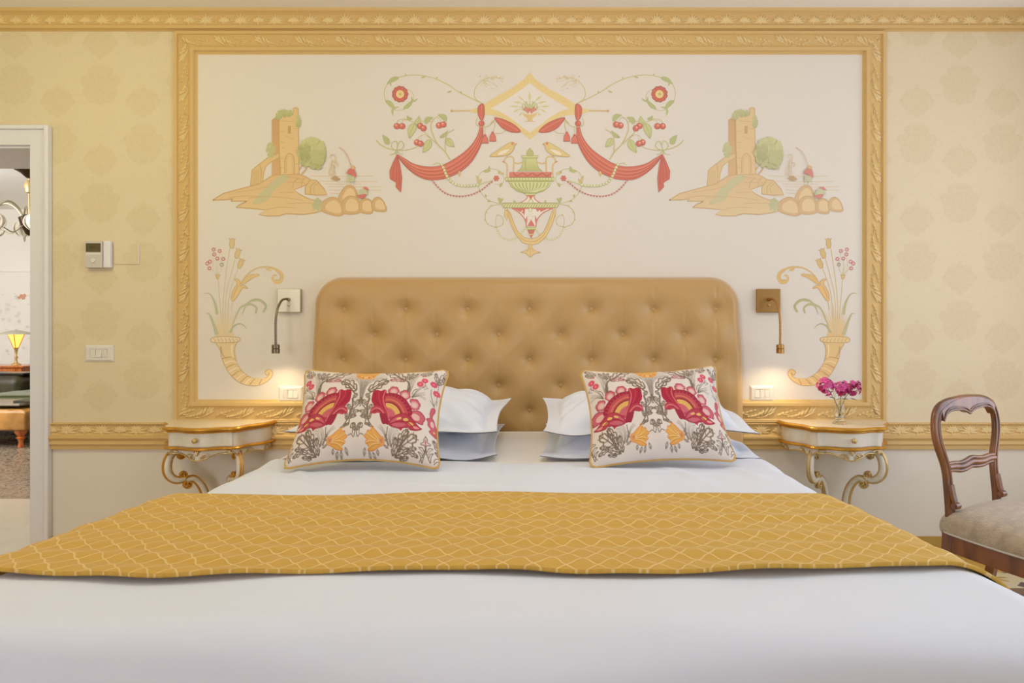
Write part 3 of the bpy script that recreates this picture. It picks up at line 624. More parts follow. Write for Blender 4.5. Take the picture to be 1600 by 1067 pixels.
    # funnel
    p.poly([(340, 590), (690, 590), (612, 636), (562, 690), (545, 755), (466, 755), (450, 690), (402, 636)], (224, 207, 168))
    p.line([(340, 592), (402, 632), (450, 690), (466, 755)], 8, RR); p.line([(692, 592), (612, 632), (560, 690), (545, 755)], 8, RR); p.line([(335, 594), (695, 594)], 8, RR, 2)
    for a in ([(355, 596), (455, 596), (440, 618), (425, 610), (415, 628)], [(545, 596), (650, 596), (590, 625), (580, 606), (560, 624)], [(420, 630), (452, 600), (446, 660), (436, 640)], [(470, 750), (505, 690), (540, 750)], [(455, 690), (470, 660), (472, 730)], [(555, 690), (538, 650), (540, 730)]): p.poly(a, (204, 94, 74))
    p.dot(498, 608, 19, (186, 178, 110)); p.dot(498, 608, 12, (226, 210, 170))
    for x, y in ((485, 640), (512, 640), (478, 665), (520, 665), (486, 690), (512, 690), (498, 655)): p.dot(x, y, 8, (216, 202, 160), n=8); p.dot(x, y, 4, (190, 180, 118), n=6)
    p.poly([(466, 758), (546, 758), (540, 780), (472, 780)], G2, out=GD); p.poly([(472, 784), (538, 784), (506, 858)], RR); p.line([(480, 822), (530, 822)], 8, G2, 2)
    # rope platform
    p.poly([(262, 546), (730, 546), (745, 566), (730, 588), (262, 588), (248, 566)], (196, 186, 112), out=GD, ow=6)
    for i in range(20): p.line([(268+i*23.3, 584), (276+i*23.3, 564), (290+i*23.3, 551)], 6, (164, 158, 84)); p.line([(278+i*23.3, 584), (286+i*23.3, 566), (298+i*23.3, 553)], 4, (220, 212, 152))
    # yellow swag and drop
    p.poly([(298, 606), (325, 640), (350, 720), (390, 800), (440, 848), (500, 862), (558, 850), (618, 800), (655, 720), (682, 640), (702, 606), (722, 606), (715, 650), (685, 745), (632, 845), (570, 898), (500, 914), (432, 895), (372, 825), (328, 735), (302, 655)], YO, c2=(222, 184, 110), out=YD, ow=5)
    for t in (.3, .62): p.line([(306+8*t, 620), (335, 720), (380+6*t, 810+8*t), (440, 862+20*t), (500, 876+20*t), (560, 866+20*t), (622+4*t, 815), (668, 720), (702+8*t, 620)], 4, (196, 150, 76))
    p.poly([(484, 910), (480, 945), (452, 966), (410, 978), (455, 986), (476, 1002), (496, 1022), (516, 1002), (545, 986), (592, 982), (548, 966), (518, 945), (508, 910)], YO, smooth=3, out=YD); p.line([(496, 915), (496, 1010)], 4, YD, 2); p.line([(490, 940), (465, 978)], 4, YD, 2); p.line([(504, 940), (530, 978)], 4, YD, 2)
    p.done('classical_urn')
urn()

def cornucopia(mirror, name, bg):
    p = Paint((300, 360), 3.81, bg, mirror=None)
    if mirror:
        base = p._xy; p._xy = lambda q: (2*828.6-base(q)[0], base(q)[1])
    Y1, Y2, YD, GG, GD = (222, 190, 130), (212, 172, 104), (190, 146, 84), (178, 170, 124), (156, 150, 104)
    # sheaf
    for i, (a, b) in enumerate(((128, 500), (142, 470), (156, 440), (170, 420), (184, 410), (198, 420), (212, 430), (228, 445), (244, 465), (268, 470), (300, 480))):
        p.line([(160+i*8, 640), (150+i*9, 560), (a, b)], 22, (218, 178, 118), w2=1.5, c2=(214, 194, 152))
    for q, t in (([(196, 640), (185, 500), (190, 380), (205, 240), (226, 105)], 0), ([(205, 640), (198, 500), (205, 380), (235, 250), (262, 160)], 0), ([(212, 640), (215, 480), (225, 380), (250, 290), (280, 215)], 0), ([(180, 560), (168, 440), (160, 340), (155, 285)], 0)): p.line(q, 5, (206, 180, 128))
    for x, y, a in ((240, 78, 0), (273, 138, .25), (291, 198, .35)):
        r = lambda dx, dy: (x+dx*math.cos(a)-dy*math.sin(a), y+dx*math.sin(a)+dy*math.cos(a))
        p.poly([r(-10, 28), r(-17, 5), r(-12, -20), r(-20, -32), r(-4, -24), r(2, -34), r(8, -24), r(22, -30), r(12, -18), r(14, 5), r(6, 30)], (206, 172, 108), out=(176, 140, 78), ow=3)
    for q in ([(155, 265), (140, 215), (118, 200)], [(155, 265), (150, 210), (150, 180)], [(158, 262), (175, 230), (182, 180)], [(152, 262), (125, 220), (135, 150)], [(156, 262), (178, 220), (166, 135)], [(150, 262), (120, 235), (107, 215)]): p.line(q, 3, (206, 186, 140))
    p.poly([(140, 264), (168, 264), (158, 290), (150, 290)], (206, 172, 108), out=(176, 140, 78), ow=3)
    for x, y in ((130, 114), (166, 123), (133, 143), (152, 168), (187, 170), (108, 186), (92, 197), (178, 204), (105, 226)):
        for k in range(6): a = 2*PI*k/6+.3; p.dot(x+9*math.cos(a), y+9*math.sin(a), 4.2, (190, 92, 96) if x != 178 else (150, 130, 110), n=7)
        p.dot(x, y, 3, (224, 196, 160), n=6)
    # blades
    p.line([(150, 500), (140, 440), (120, 395), (98, 374), (68, 376)], 17, GG, w2=2); p.line([(150, 620), (130, 560), (112, 515), (100, 495), (80, 496)], 22, GG, w2=2)
    p.line([(225, 610), (250, 570), (280, 556), (305, 562), (326, 584)], 14, GG, w2=3); p.line([(232, 600), (258, 520), (290, 460), (330, 440)], 3, GG, w2=14); p.line([(320, 442), (355, 440), (385, 460), (380, 494)], 16, GG, w2=10)
    p.line([(300, 500), (320, 450), (350, 420), (385, 412)], 3, GG, w2=18); p.line([(375, 412), (410, 418), (440, 450), (425, 488)], 16, GG, w2=14); p.line([(350, 418), (400, 410), (440, 440), (436, 470)], 3, GD)
    # acanthus scroll
    p.line([(235, 475), (245, 410)], 4, (206, 172, 118)); p.line([(290, 320), (330, 262), (385, 226), (440, 217), (485, 224)], 5, (206, 168, 104), w2=12); p.line([(480, 224), (520, 242), (538, 275), (522, 306), (492, 304)], 12, Y2, w2=26); p.line([(495, 308), (480, 290), (488, 268), (505, 268)], 16, Y2, w2=8); p.line([(498, 236), (524, 262), (524, 290), (500, 296)], 4, YD); p.leaf(440, 218, 478, 240, 18, Y2, 5)
    p.leaf(296, 322, 405, 264, 30, Y2, -16, out=YD); p.leaf(375, 268, 400, 274, 22, Y2, -6)
    p.poly([(234, 408), (244, 360), (268, 322), (266, 302), (252, 292), (272, 290), (288, 306), (288, 330), (310, 326), (334, 346), (304, 342), (292, 358), (262, 404), (246, 420)], (220, 176, 110), smooth=3, out=YD); p.line([(244, 400), (262, 356), (278, 330)], 4, YD); p.dot(242, 412, 11, Y2)
    # horn
    p.poly([(150, 660), (170, 715), (180, 765), (215, 838), (262, 890), (325, 920), (395, 922), (448, 898), (480, 862), (476, 836), (456, 826), (436, 842), (444, 862), (456, 856), (462, 846), (450, 872), (410, 884), (362, 880), (312, 850), (274, 802), (256, 745), (256, 695), (264, 655)], (214, 180, 118), c2=(226, 188, 124), smooth=3, out=YD, ow=4)
    p.poly([(185, 760), (225, 780), (262, 775), (280, 815), (310, 850), (360, 880), (440, 880), (400, 915), (330, 915), (262, 885), (215, 835)], (222, 182, 120), smooth=3)
    for a, b in (((182, 762), (262, 770)), ((206, 818), (272, 800)), ((240, 866), (298, 836)), ((290, 904), (338, 868)), ((344, 918), (380, 882)), ((400, 916), (416, 884))): p.line([a, ((a[0]+b[0])/2+8, (a[1]+b[1])/2-12), b], 8, YD, w2=2)
    for a, b in (((195, 790), (262, 785)), ((222, 842), (285, 818)), ((266, 886), (318, 852)), ((318, 912), (358, 876))): p.line([a, ((a[0]+b[0])/2+8, (a[1]+b[1])/2-10), b], 10, (234, 202, 146), w2=3)
    p.line([(172, 690), (180, 730), (200, 760)], 12, (186, 150, 92), w2=4); p.line([(240, 680), (238, 720), (245, 760)], 10, (232, 204, 150), w2=4)
    p.poly([(112, 655), (128, 636), (200, 631), (275, 637), (288, 650), (270, 664), (200, 668), (130, 667)], Y1, smooth=4, out=(176, 142, 88), ow=4)
    for i in range(7): x = 130+i*22; p.line([(x, 640+abs(3-i)), (x+10, 654), (x+6+4*(i > 3), 664)], 3, (176, 142, 88))
    p.done(name)
cornucopia(False, 'cornucopia', (214, 194, 158)); cornucopia(True, 'cornucopia', (214, 206, 190))
# ------------------------------------------------------------------ bed
BT = CAMH-.494          # height of the made bed
BED = empty('double_bed', (-.01, -1.1, 0), label='wide upholstered double bed with tall buttoned gold satin headboard', cat='bed')
bx, by = -.01, -1.1
def headboard():
    s = F/(D-.12); rows = np.arange(0, 330, 1.1); nx = 600
    v = rows; L = np.interp(v, [0, 50, 130, 300], [483, 483, 478, 476]); Rr = np.interp(v, [0, 50, 130, 300], [1161, 1162, 1168, 1170]); r = 46
    inset = np.where(v < r, r-np.sqrt(np.maximum(r*r-(r-v)**2, 0)), 0)
    L = L+inset; Rr = Rr-inset
    t = np.linspace(0, 1, nx); t = .5-.5*np.cos(t*PI)*(1-.12)-.5*(1-2*t)*.12
    X = L[None, :]+(Rr-L)[None, :]*t[:, None]; V = np.repeat(v[None, :], nx, 0)
    # distance to the rounded outline
    dx = np.minimum(X-np.interp(V, [0, 50, 130, 300], [483, 483, 478, 476]), np.interp(V, [0, 50, 130, 300], [1161, 1162, 1168, 1170])-X)
    qx = np.maximum(r-dx, 0); qy = np.maximum(r-V, 0); d = np.where((qx > 0) & (qy > 0), r-np.hypot(qx, qy), np.minimum(dx, V)); d = np.maximum(d, 0)
    e = np.clip(d/15, 0, 1); H = .088*np.sqrt(np.clip(1-(1-e)**2, 0, 1))
    puff = 0; bts = []
    for row, (y, x0, n) in enumerate(((483, 533, 7), (523, 582, 6), (563, 533, 7), (603.5, 582, 6), (643, 533, 7), (684, 582, 6))):
        for k in range(n): bts.append((x0+k*98.0, y-430))
    dent = np.zeros_like(X); 
    for x, y in bts:
        a = X-x; b = V-y; rr = np.hypot(a, b)
        dent = np.maximum(dent, .044*np.exp(-rr/12)); dent = np.maximum(dent, .017*np.exp(-np.abs(a)/9)*np.exp(-(b/30)**2))
    sink = np.zeros_like(X)
    for x, y in bts: sink += .012*np.exp(-(((X-x)/40)**2+((V-y)/26)**2))
    H = H+.022*smoothstep(0, 40, d)-dent*smoothstep(4, 26, d)-sink*smoothstep(4, 26, d)+.008*smoothstep(0, 60, d)
    wx = CAMX+(X-VX)/s; wz = CAMH-(430+V-VY)/s
    hb = grid_obj('headboard', wx-bx, -H-.002-by, wz, M['satin'], BED)
    for x, y in bts[:33]:
        h = .088+.030-.044-.013; q = CAMX+(x-VX)/s-bx; z = CAMH-(430+y-VY)/s
        if y+430 > 650: continue
        MB().ball((q, -h-.006-by, z), .0145, .009, .0145, 14).build('button', M['satin'], hb)
headboard()
MB().box(-.93, .93, -1.18, .96, .10, .34, bev=.02).build('bed_base', M['cushion_back'], BED)
MB().box(-.93, .93, -1.20, .965, .34, BT-.016, bev=.035).build('mattress', M['sheet'], BED)
for sx in (-.85, .85):
    for sy in (-1.08, .86): MB().lathe([(.03, 0), (.035, .1)], (sx, sy, 0)).build('leg', M['wood'], BED)
def drape(a, b, hwl, hwr, L, r, zt, flare=.06, foot=True):
    hw = np.where(a < 0, hwl, hwr)
    ex = np.sign(a)*np.maximum(np.abs(a)-(hw-r), 0); ey = np.maximum(b-(L-r), 0) if foot else np.zeros_like(b); d = np.hypot(ex, ey)+1e-9
    q = r*PI/2; off = np.where(d < q, r*np.sin(np.minimum(d, q)/r), r+(d-q)*flare); drop = np.where(d < q, r*(1-np.cos(np.minimum(d, q)/r)), r+(d-q))
    x = np.clip(a, -(hw-r), hw-r)+ex/d*off; y = np.minimum(b, L-r) if foot else b; y = y+ey/d*off
    return x, y, zt-drop, ex/d, ey/d, d/q
def duvet():
    na, nb = 330, 300
    A, T = np.meshgrid(np.linspace(-1.40, 1.40, na), np.linspace(0, 1, nb), indexing='ij')
    start = .93+.035*np.cos(A*3.0+.4)+.02*np.sin(A*7)-.06*smoothstep(.75, 1.0, np.abs(A)); B = start+(2.86-start)*T
    x, y, z, nx_, ny_, k = drape(A, B, .955+.085*smoothstep(1.45, 2.25, B), .95+.095*smoothstep(1.5, 2.3, B), 2.40, .10, BT-.004)
    # soft folds
    w1 = .0020*np.sin(A*9+B*5)+.0026*np.sin(A*4-B*11+1)+.0012*np.sin(A*17+B*3+2)+.001*np.sin(B*31+A*2)
    fold = np.zeros_like(A)
    for a0, b0, a1, b1, h, wd in ((-.05, 1.0, -.03, 1.25, .004, .006), (.5, 1.05, .62, 1.4, .005, .02), (-.9, 1.15, -.5, 1.45, .004, .02), (.2, 1.1, .75, 1.2, .003, .02), (-.4, 1.3, .2, 1.38, .003, .02), (-.8, 1.02, -.62, 1.3, .004, .015), (.72, 1.0, .80, 1.35, .005, .02), (-.2, 1.2, .0, 1.45, .0025, .02)):
        dxx, dyy = a1-a0, b1-b0; L2 = dxx*dxx+dyy*dyy; t = np.clip(((A-a0)*dxx+(B-b0)*dyy)/L2, 0, 1); dd = np.hypot(A-a0-t*dxx, B-b0-t*dyy); fold += 1.7*h*np.exp(-(dd/wd)**2)*np.sin(np.clip(t, .03, .97)*PI)
    fr_ = smoothstep(2.2, 2.45, B)*smoothstep(.2, .5, ny_)
    w2 = fr_*(.010*np.sin(A*3.2+B*16)+.008*np.sin(A*5.3-B*23+1)+.004*np.sin(A*2.0+B*34+np.sin(A*3)*2))
    side = smoothstep(.9, 1.3, k)*np.abs(nx_)*(.012*np.sin(B*14)+.008*np.sin(B*23+1))
    edge = .014*smoothstep(.0, .028, T)-.014
    m = smoothstep(1.0, 0, k)
    z2 = z+(w1+fold)*m+edge+.002*np.sin(A*3+2)*fr_
    x2 = x+nx_*(w1+w2+side); y2 = y+ny_*(w1+w2)
    o = grid_obj('white_duvet', x2, -y2+0-0, z2, M['linen'], label='plain white duvet spread over the bed below the pillows', cat='duvet')
    o.location = (bx, 0, 0)
    md = o.modifiers.new('th', 'SOLIDIFY'); md.thickness = .006; md.offset = -1
    return o
duvet()
def runner():
    na, nb = 420, 150
    A, T = np.meshgrid(np.linspace(-1.42, 1.40, na), np.linspace(0, 1, nb), indexing='ij')
    yb = lambda y: D-F*.49/(y-VY)
    back = np.interp(A, [-1.42, -1.05, -.95, -.6, -.25, .02, .4, .85, 1.0, 1.4], [yb(v) for v in (776, 776, 779, 784, 779, 777, 781, 779, 778, 780)])
    front = np.interp(A, [-1.42, -1.1, -.9, -.65, -.45, -.1, .08, .3, .6, .93, 1.0, 1.4], [yb(v) for v in (888, 893, 902, 909, 905, 896, 896, 903, 896, 888, 893, 940)])
    k3 = np.ones(9)/9; back = np.apply_along_axis(lambda c: np.convolve(np.pad(c, 4, 'edge'), k3, 'valid'), 0, back); front = np.apply_along_axis(lambda c: np.convolve(np.pad(c, 4, 'edge'), k3, 'valid'), 0, front)
    B = back+(front-back)*T
    x, y, z, nx_, ny_, k = drape(A, B, 1.035+.12*(B-1.5), .98+.11*(B-1.5), 2.60, .13, BT+.012, flare=.30)
    rp = .0022*np.sin(B*52+2.2*np.sin(A*2.3)+A*3)*(.4+.6*np.sin(A*1.7+1)**2)+.0016*np.sin(B*88-A*4+np.sin(A*5))+.0025*np.exp(-((B-1.72-.05*np.sin(A*2))/.012)**2)*np.clip(np.sin(A*2.1+.5), 0, 1)
    rp += .003*np.exp(-((B-1.60-.08*(A+.8))/.014)**2)*np.exp(-((A+.72)/.35)**2)
    rp += .0016*np.sin(A*26+3*np.sin(B*9))*smoothstep(.8, 1, T)
    side = smoothstep(.7, 1.2, k)*(.012*np.sin(B*20))
    z = z+rp*smoothstep(1.2, .2, k); x = x+nx_*(rp+side)
    o = grid_obj('bed_runner', x, -y, z, M['runner'], uv=(A, B), label='golden yellow bed runner with raised diamond lattice across the foot of the bed', cat='bed runner')
    o.location = (bx, 0, 0); md = o.modifiers.new('th', 'SOLIDIFY'); md.thickness = .008; md.offset = -1
    return o
runner()

# ------------------------------------------------------------------ pillows
def pillow(name, loc, W, Dp, T, rot, seed, label, fl=.055, sag=.0):
    n, m = 110, 84; rg = random.Random(seed); ph = [rg.uniform(0, 6) for _ in range(8)]
    e = empty(name, loc, label=label, cat='pillow', group='white bed pillows'); e.rotation_euler = rot
    U, V = np.meshgrid(np.linspace(-1, 1, n), np.linspace(-1, 1, m), indexing='ij')
    cu, cv = 1-2*fl/W, 1-2*fl/Dp
    def shell(sg):
        a = np.clip(np.abs(U)/cu, 0, 1); b = np.clip(np.abs(V)/cv, 0, 1)
        h = (np.clip(1-a**2.6, 0, 1)*np.clip(1-b**2.6, 0, 1))**.55
        X = U*W/2*(1-.035*(1-V**2)*np.abs(U)**3)*(1+.02*np.abs(V)**4); Y = V*Dp/2*(1-.05*(1-U**2)*np.abs(V)**3)
        wr = .004*np.sin(U*9+ph[0]+V*3)+.003*np.sin(V*13+U*5+ph[1])+.003*np.sin(U*17-V*8+ph[2]); 
        rad = .005*np.sin(np.arctan2(V, U)*22+ph[3])*smoothstep(.45, .95, np.maximum(a, b))*smoothstep(0, .25, h)
        fz = smoothstep(.9, 1, np.maximum(a, b))*(.010*np.sin(U*7+ph[4])*np.sin(V*4+ph[5])+.012*np.abs(U*V)**3)
        Z = T*(.28+(.72 if sg > 0 else -.28)*h)+sg*wr*np.minimum(h*3, 1)+rad*sg+fz+sg*.0016-.016*smoothstep(.3, 1, -V)*(1-h)
        if sg < 0: Z = np.where(h > .02, Z, Z)
        return X, Y, Z
    a = shell(1); b = shell(-1)
    X = np.concatenate([a[0], b[0][::-1]]); Y = np.concatenate([a[1], b[1][::-1]]); Z = np.concatenate([a[2], b[2][::-1]])
    o = grid_obj('pillowcase', X, Y, Z, M['linen2'], e)
    # hem stitch of the flange: a fine raised line
    mb = MB(); k = 30; pts = []
    xx, yy = cu*W/2*1.0, cv*Dp/2*.985
    return e
pillow('bed_pillow', (-.49, -.60, BT-.012), .77, .64, .105, (math.radians(1), 0, math.radians(1.5)), 1, 'white flanged pillow, lower of the two behind the left floral cushion')
pillow('bed_pillow', (-.485, -.575, BT+.082), .79, .62, .145, (math.radians(4), 0, math.radians(-1)), 2, 'white flanged pillow, topmost of the two behind the left floral cushion')
pillow('bed_pillow', (.475, -.60, BT-.012), .79, .64, .105, (math.radians(1), 0, math.radians(-1.5)), 3, 'white flanged pillow, lower of the two behind the right floral cushion')
pillow('bed_pillow', (.475, -.575, BT+.082), .79, .62, .135, (math.radians(4), 0, math.radians(1)), 4, 'white flanged pillow, topmost of the two behind the right floral cushion')

# ------------------------------------------------------------------ printed floral cushions: the print is laid into the weave of a fine mesh
class Print:
    def __init__(s, w=1000, h=680, ground=(226, 213, 201), uax=.5):
        s.w = w; s.h = h; s.im = np.empty((h, w, 3), float); s.im[:] = lin(ground); s.uax = uax; s.mir = True; s.conv = lambda p: p
    def uv(s, p):
        x, y = s.conv(p); v = (y-112)/(998-112); xl = 235+(82-235)*v; xr = 1530+(1470-1530)*v; u = (x-xl)/(xr-xl); return u, v
    def _pts(s, pts, m):
        q = []
        for p in pts:
            u, v = s.uv(p)
            if m: u = 2*s.uax-u
            q.append((u*s.w, v*s.h))
        return np.array(q)
    def blend(s, y0, y1, x0, x1, a, c):
        r = s.im[y0:y1, x0:x1]; r[:] = r*(1-a[..., None])+np.array(lin(c))*a[..., None]
    def poly(s, pts, c, smooth=4, out=None, ow=7):
        pts = cat(pts, smooth, True) if smooth else pts
        for m in ((0, 1) if s.mir else (0,)):
            q = s._pts(pts, m); x0, y0 = np.floor(q.min(0)).astype(int)-1; x1, y1 = np.ceil(q.max(0)).astype(int)+2; x0, y0 = max(x0, 0), max(y0, 0); x1, y1 = min(x1, s.w), min(y1, s.h)
            if x1 <= x0 or y1 <= y0: continue
            yy, xx = np.mgrid[y0:y1, x0:x1]; ins = np.zeros(xx.shape, bool); n = len(q)
            for i in range(n):
                ax, ay = q[i]; bx_, by_ = q[(i+1) % n]
                if ay == by_: continue
                c1 = (ay > yy) != (by_ > yy); ins ^= c1 & (xx < (bx_-ax)*(yy-ay)/(by_-ay)+ax)
            s.blend(y0, y1, x0, x1, ins.astype(float), c)
        if out: s.line(list(pts)+[pts[0]], ow, out, 0)
    def line(s, pts, w, c, smooth=5, w2=None):
        pts = cat(pts, smooth) if smooth else pts; n = len(pts)
        for m in ((0, 1) if s.mir else (0,)):
            q = s._pts(pts, m)
            for i in range(n-1):
                ww = (w+((w2 if w2 is not None else w)-w)*i/max(1, n-2))*.5*1.12*s.k()
                a, b = q[i], q[i+1]; x0, y0 = np.floor(np.minimum(a, b)-ww-2).astype(int); x1, y1 = np.ceil(np.maximum(a, b)+ww+3).astype(int); x0, y0 = max(x0, 0), max(y0, 0); x1, y1 = min(x1, s.w), min(y1, s.h)
                if x1 <= x0 or y1 <= y0: continue
                yy, xx = np.mgrid[y0:y1, x0:x1]; d = b-a; L = d@d+1e-9; t = np.clip(((xx-a[0])*d[0]+(yy-a[1])*d[1])/L, 0, 1); dd = np.hypot(xx-a[0]-t*d[0], yy-a[1]-t*d[1])
                s.blend(y0, y1, x0, x1, np.clip(ww-dd+.5, 0, 1), c)
    def k(s): return s.kk
    kk = 1.0
    def dot(s, x, y, r, c): s.poly([(x+r*math.cos(a*PI/5), y+r*math.sin(a*PI/5)) for a in range(10)], c, 0)
    def leaf(s, x0, y0, x1, y1, w, n=3, c=(126, 112, 96), fill=None, lw=9, bend=0):
        p0, p1 = np.array((x0, y0), float), np.array((x1, y1), float); d = p1-p0; nn = np.array((-d[1], d[0]))/np.linalg.norm(d)
        A = []; B = []; mid = []
        N = n*6
        for i in range(N+1):
            t = i/N; q = p0+d*t+nn*bend*math.sin(PI*t); e = math.sin(PI*min(1, t*.86+.10))**.8; lob = 1-.42*abs(math.cos(PI*n*t))**3; A.append(tuple(q+nn*w/2*e*lob-d*.05*(1-lob))); B.append(tuple(q-nn*w/2*e*lob-d*.05*(1-lob))); mid.append(tuple(q))
        if fill: s.poly(A+B[::-1], fill, 0)
        s.line(A+B[::-1]+[A[0]], lw, c, 0); s.line(mid, lw*.9, c, 0)
        for i in range(n):
            t = (i+.35)/n; q = p0+d*t+nn*bend*math.sin(PI*t)
            for g in (1, -1): s.line([tuple(q), tuple(q+d*.55/n+nn*g*w*.28)], lw*.6, c, 0)
    def spray(s, pts, k=5, gap=9, c=(158, 144, 130), lw=5):
        p = np.array(cat(pts, 6)); t = np.gradient(p, axis=0); t /= np.linalg.norm(t, axis=1)[:, None]+1e-9; nn = np.stack([-t[:, 1], t[:, 0]], 1); L = np.linspace(0, 1, len(p))[:, None]
        for i in range(k): o = (i-(k-1)/2)*gap; q = p+nn*o*(.35+1.4*L); s.line([tuple(a) for a in q], lw, c, 0, w2=lw*.6)
def make_print():
    p = Print(uax=.5)
    # axis of the pattern in the cushion's own coordinates
    u1, _ = Print.uv(p, (785, 500)); p.uax = u1
    R1 = lambda q: (729.8+q[0]*.5263, 56+q[1]*.5263)
    p.conv = R1; p.kk = .5263
    G, GL, FILL = (124, 108, 92), (150, 135, 121), (224, 206, 190)
    CR, RD, PK, PL, OR, YE = (160, 46, 66), (184, 66, 80), (203, 100, 110), (222, 164, 158), (210, 120, 96), (228, 184, 108)
    # flowing stems springing from the centre line
    for q, k, g in (([(120, 860), (130, 640), (190, 450), (300, 340), (450, 290)], 5, 13), ([(130, 780), (160, 560), (250, 440), (380, 390), (520, 370)], 4, 12), ([(105, 900), (100, 700), (110, 520), (150, 420), (230, 360)], 4, 12), ([(150, 700), (190, 560), (300, 440), (420, 420), (530, 420)], 3, 13)): p.spray(q, k, g)
    p.spray([(860, 640), (880, 520), (900, 430), (960, 340), (1060, 260)], 5, 14, G); p.spray([(900, 660), (930, 540), (960, 420), (1000, 330)], 4, 13); p.spray([(880, 420), (860, 340), (880, 260)], 4, 16, G)
    p.leaf(800, 430, 470, 240, 190, 4, G, FILL, 13, 25); p.leaf(800, 420, 560, 440, 80, 3, (170, 96, 104), FILL, 10, 10); p.line([(560, 200), (640, 300), (760, 400), (850, 450), (890, 560), (880, 640)], 18, G)
    p.leaf(240, 640, 545, 450, 150, 3, G, FILL, 14, -25); p.line([(235, 700), (300, 640), (400, 540), (480, 500)], 14, G)
    for a in ((880, 400, 790, 340, 60), (890, 380, 830, 250, 60), (900, 380, 920, 240, 60), (910, 390, 1010, 270, 60), (1060, 300, 1240, 170, 80), (1100, 330, 1230, 250, 60), (1330, 440, 1500, 150, 90), (1330, 430, 1290, 240, 70), (1340, 440, 1440, 300, 60)): p.leaf(*a, 3, G, FILL, 8)
    p.line([(1340, 440), (1330, 560), (1310, 700), (1270, 830)], 7, GL); p.line([(1270, 800), (1230, 650), (1235, 560)], 7, G); p.line([(1285, 830), (1215, 740)], 7, G); p.line([(1310, 790), (1320, 710)], 6, G)
    p.spray([(930, 740), (1000, 640), (1090, 550), (1170, 530)], 3, 13, G); p.spray([(940, 740), (1020, 680), (1140, 650)], 3, 13, G); p.spray([(960, 730), (1060, 700), (1150, 740)], 2, 14, G); p.line([(930, 690), (960, 620), (1010, 590)], 8, G)
    # trailing acanthus column between poppy and centre
    p.line([(120, 760), (130, 860), (200, 960), (220, 1060), (200, 1180), (290, 1240)], 12, G); p.line([(250, 780), (215, 900), (230, 1000), (230, 1100), (290, 1210), (330, 1240)], 22, G, w2=8)
    for a in ((225, 880, 130, 800, 70), (225, 980, 90, 980, 60), (230, 960, 300, 880, 60), (225, 1060, 130, 1030, 55), (240, 1100, 110, 1060, 50), (250, 1120, 290, 1010, 50), (280, 1200, 190, 1190, 45), (240, 760, 200, 700, 70)): p.leaf(*a, 2, G, FILL, 9)
    # curls
    p.line([(65, 1380), (60, 1260), (100, 1180), (150, 1190), (150, 1250), (110, 1250)], 9, G); p.line([(80, 1380), (120, 1340), (170, 1360)], 9, G); p.leaf(70, 1290, 130, 1180, 45, 2, G, FILL, 8); p.line([(100, 1330), (110, 1270), (160, 1230)], 7, G)
    # poppy
    for x, y, r in ((640, 655, 92), (825, 715, 88), (975, 850, 92)):
        for k in range(5):
            a = -PI*.95+k*PI*.32+(.35 if x > 700 else 0)+(.5 if x > 900 else 0); p.dot(x+r*.55*math.cos(a), y+r*.55*math.sin(a), r*.52, CR)
        for k in range(5):
            a = -PI*.95+k*PI*.32+(.35 if x > 700 else 0)+(.5 if x > 900 else 0); p.dot(x+r*.55*math.cos(a), y+r*.55*math.sin(a), r*.44, PK)
        p.dot(x, y+8, r*.66, PL); p.dot(x, y+14, r*.42, (224, 190, 176))
    p.poly([(940, 970), (1040, 945), (1110, 990), (1142, 1060), (1115, 1120), (1110, 1160), (1050, 1150), (960, 1110), (900, 1020)], PK, out=CR, ow=9); p.poly([(930, 1020), (1000, 1000), (1060, 1040), (1050, 1100), (980, 1100)], (226, 178, 166))
    p.poly([(500, 700), (640, 690), (760, 730), (850, 800), (920, 900), (950, 1000), (910, 1050), (780, 1060), (600, 1060), (500, 900)], CR)
    cxx, cyy = 540, 1090
    def arc(r0, r1, c, a0=-95, a1=-8): A = [math.radians(a0+(a1-a0)*i/16) for i in range(17)]; p.poly([(cxx+r1*math.cos(a), cyy+r1*1.02*math.sin(a)) for a in A]+[(cxx+r0*math.cos(a), cyy+r0*math.sin(a)) for a in A[::-1]], c, 0)
    arc(0, 300, (184, 66, 80), -140, 40); arc(290, 345, (196, 84, 88)); arc(255, 300, OR); arc(222, 272, (150, 40, 58)); arc(130, 228, YE); arc(0, 150, PK)
    for i in range(14): a = math.radians(-92+i*6.2); p.dot(cxx+262*math.cos(a), cyy+262*math.sin(a), 10, (206, 100, 90)); p.dot(cxx+200*math.cos(a), cyy+200*math.sin(a), 9, (214, 156, 70)); p.dot(cxx+165*math.cos(a), cyy+165*math.sin(a), 8, (212, 150, 66))
    for i in range(10): a = math.radians(-88+i*9); p.line([(cxx+320*math.cos(a), cyy+320*math.sin(a)), (cxx+385*math.cos(a), cyy+385*math.sin(a))], 9, (196, 74, 84), 0)
    p.poly([(290, 720), (310, 650), (370, 620), (430, 640), (470, 618), (515, 630), (520, 700), (490, 780), (500, 860), (550, 960), (580, 1090), (575, 1200), (540, 1180), (500, 1060), (420, 960), (330, 890), (285, 820)], (174, 44, 64)); p.line([(500, 640), (470, 760), (500, 900), (560, 1030), (580, 1180)], 12, (214, 110, 110)); p.line([(400, 640), (400, 760), (450, 900)], 8, (196, 70, 84)); p.line([(330, 680), (350, 800), (430, 920)], 8, (150, 34, 54))
    p.poly([(270, 990), (300, 930), (380, 905), (470, 940), (540, 1040), (580, 1190), (540, 1200), (480, 1090), (420, 1030), (340, 1040), (275, 1015)], RD); p.line([(290, 985), (360, 950), (440, 970), (520, 1070), (560, 1180)], 10, (224, 130, 130)); p.line([(330, 1000), (400, 980), (470, 1030)], 8, CR)
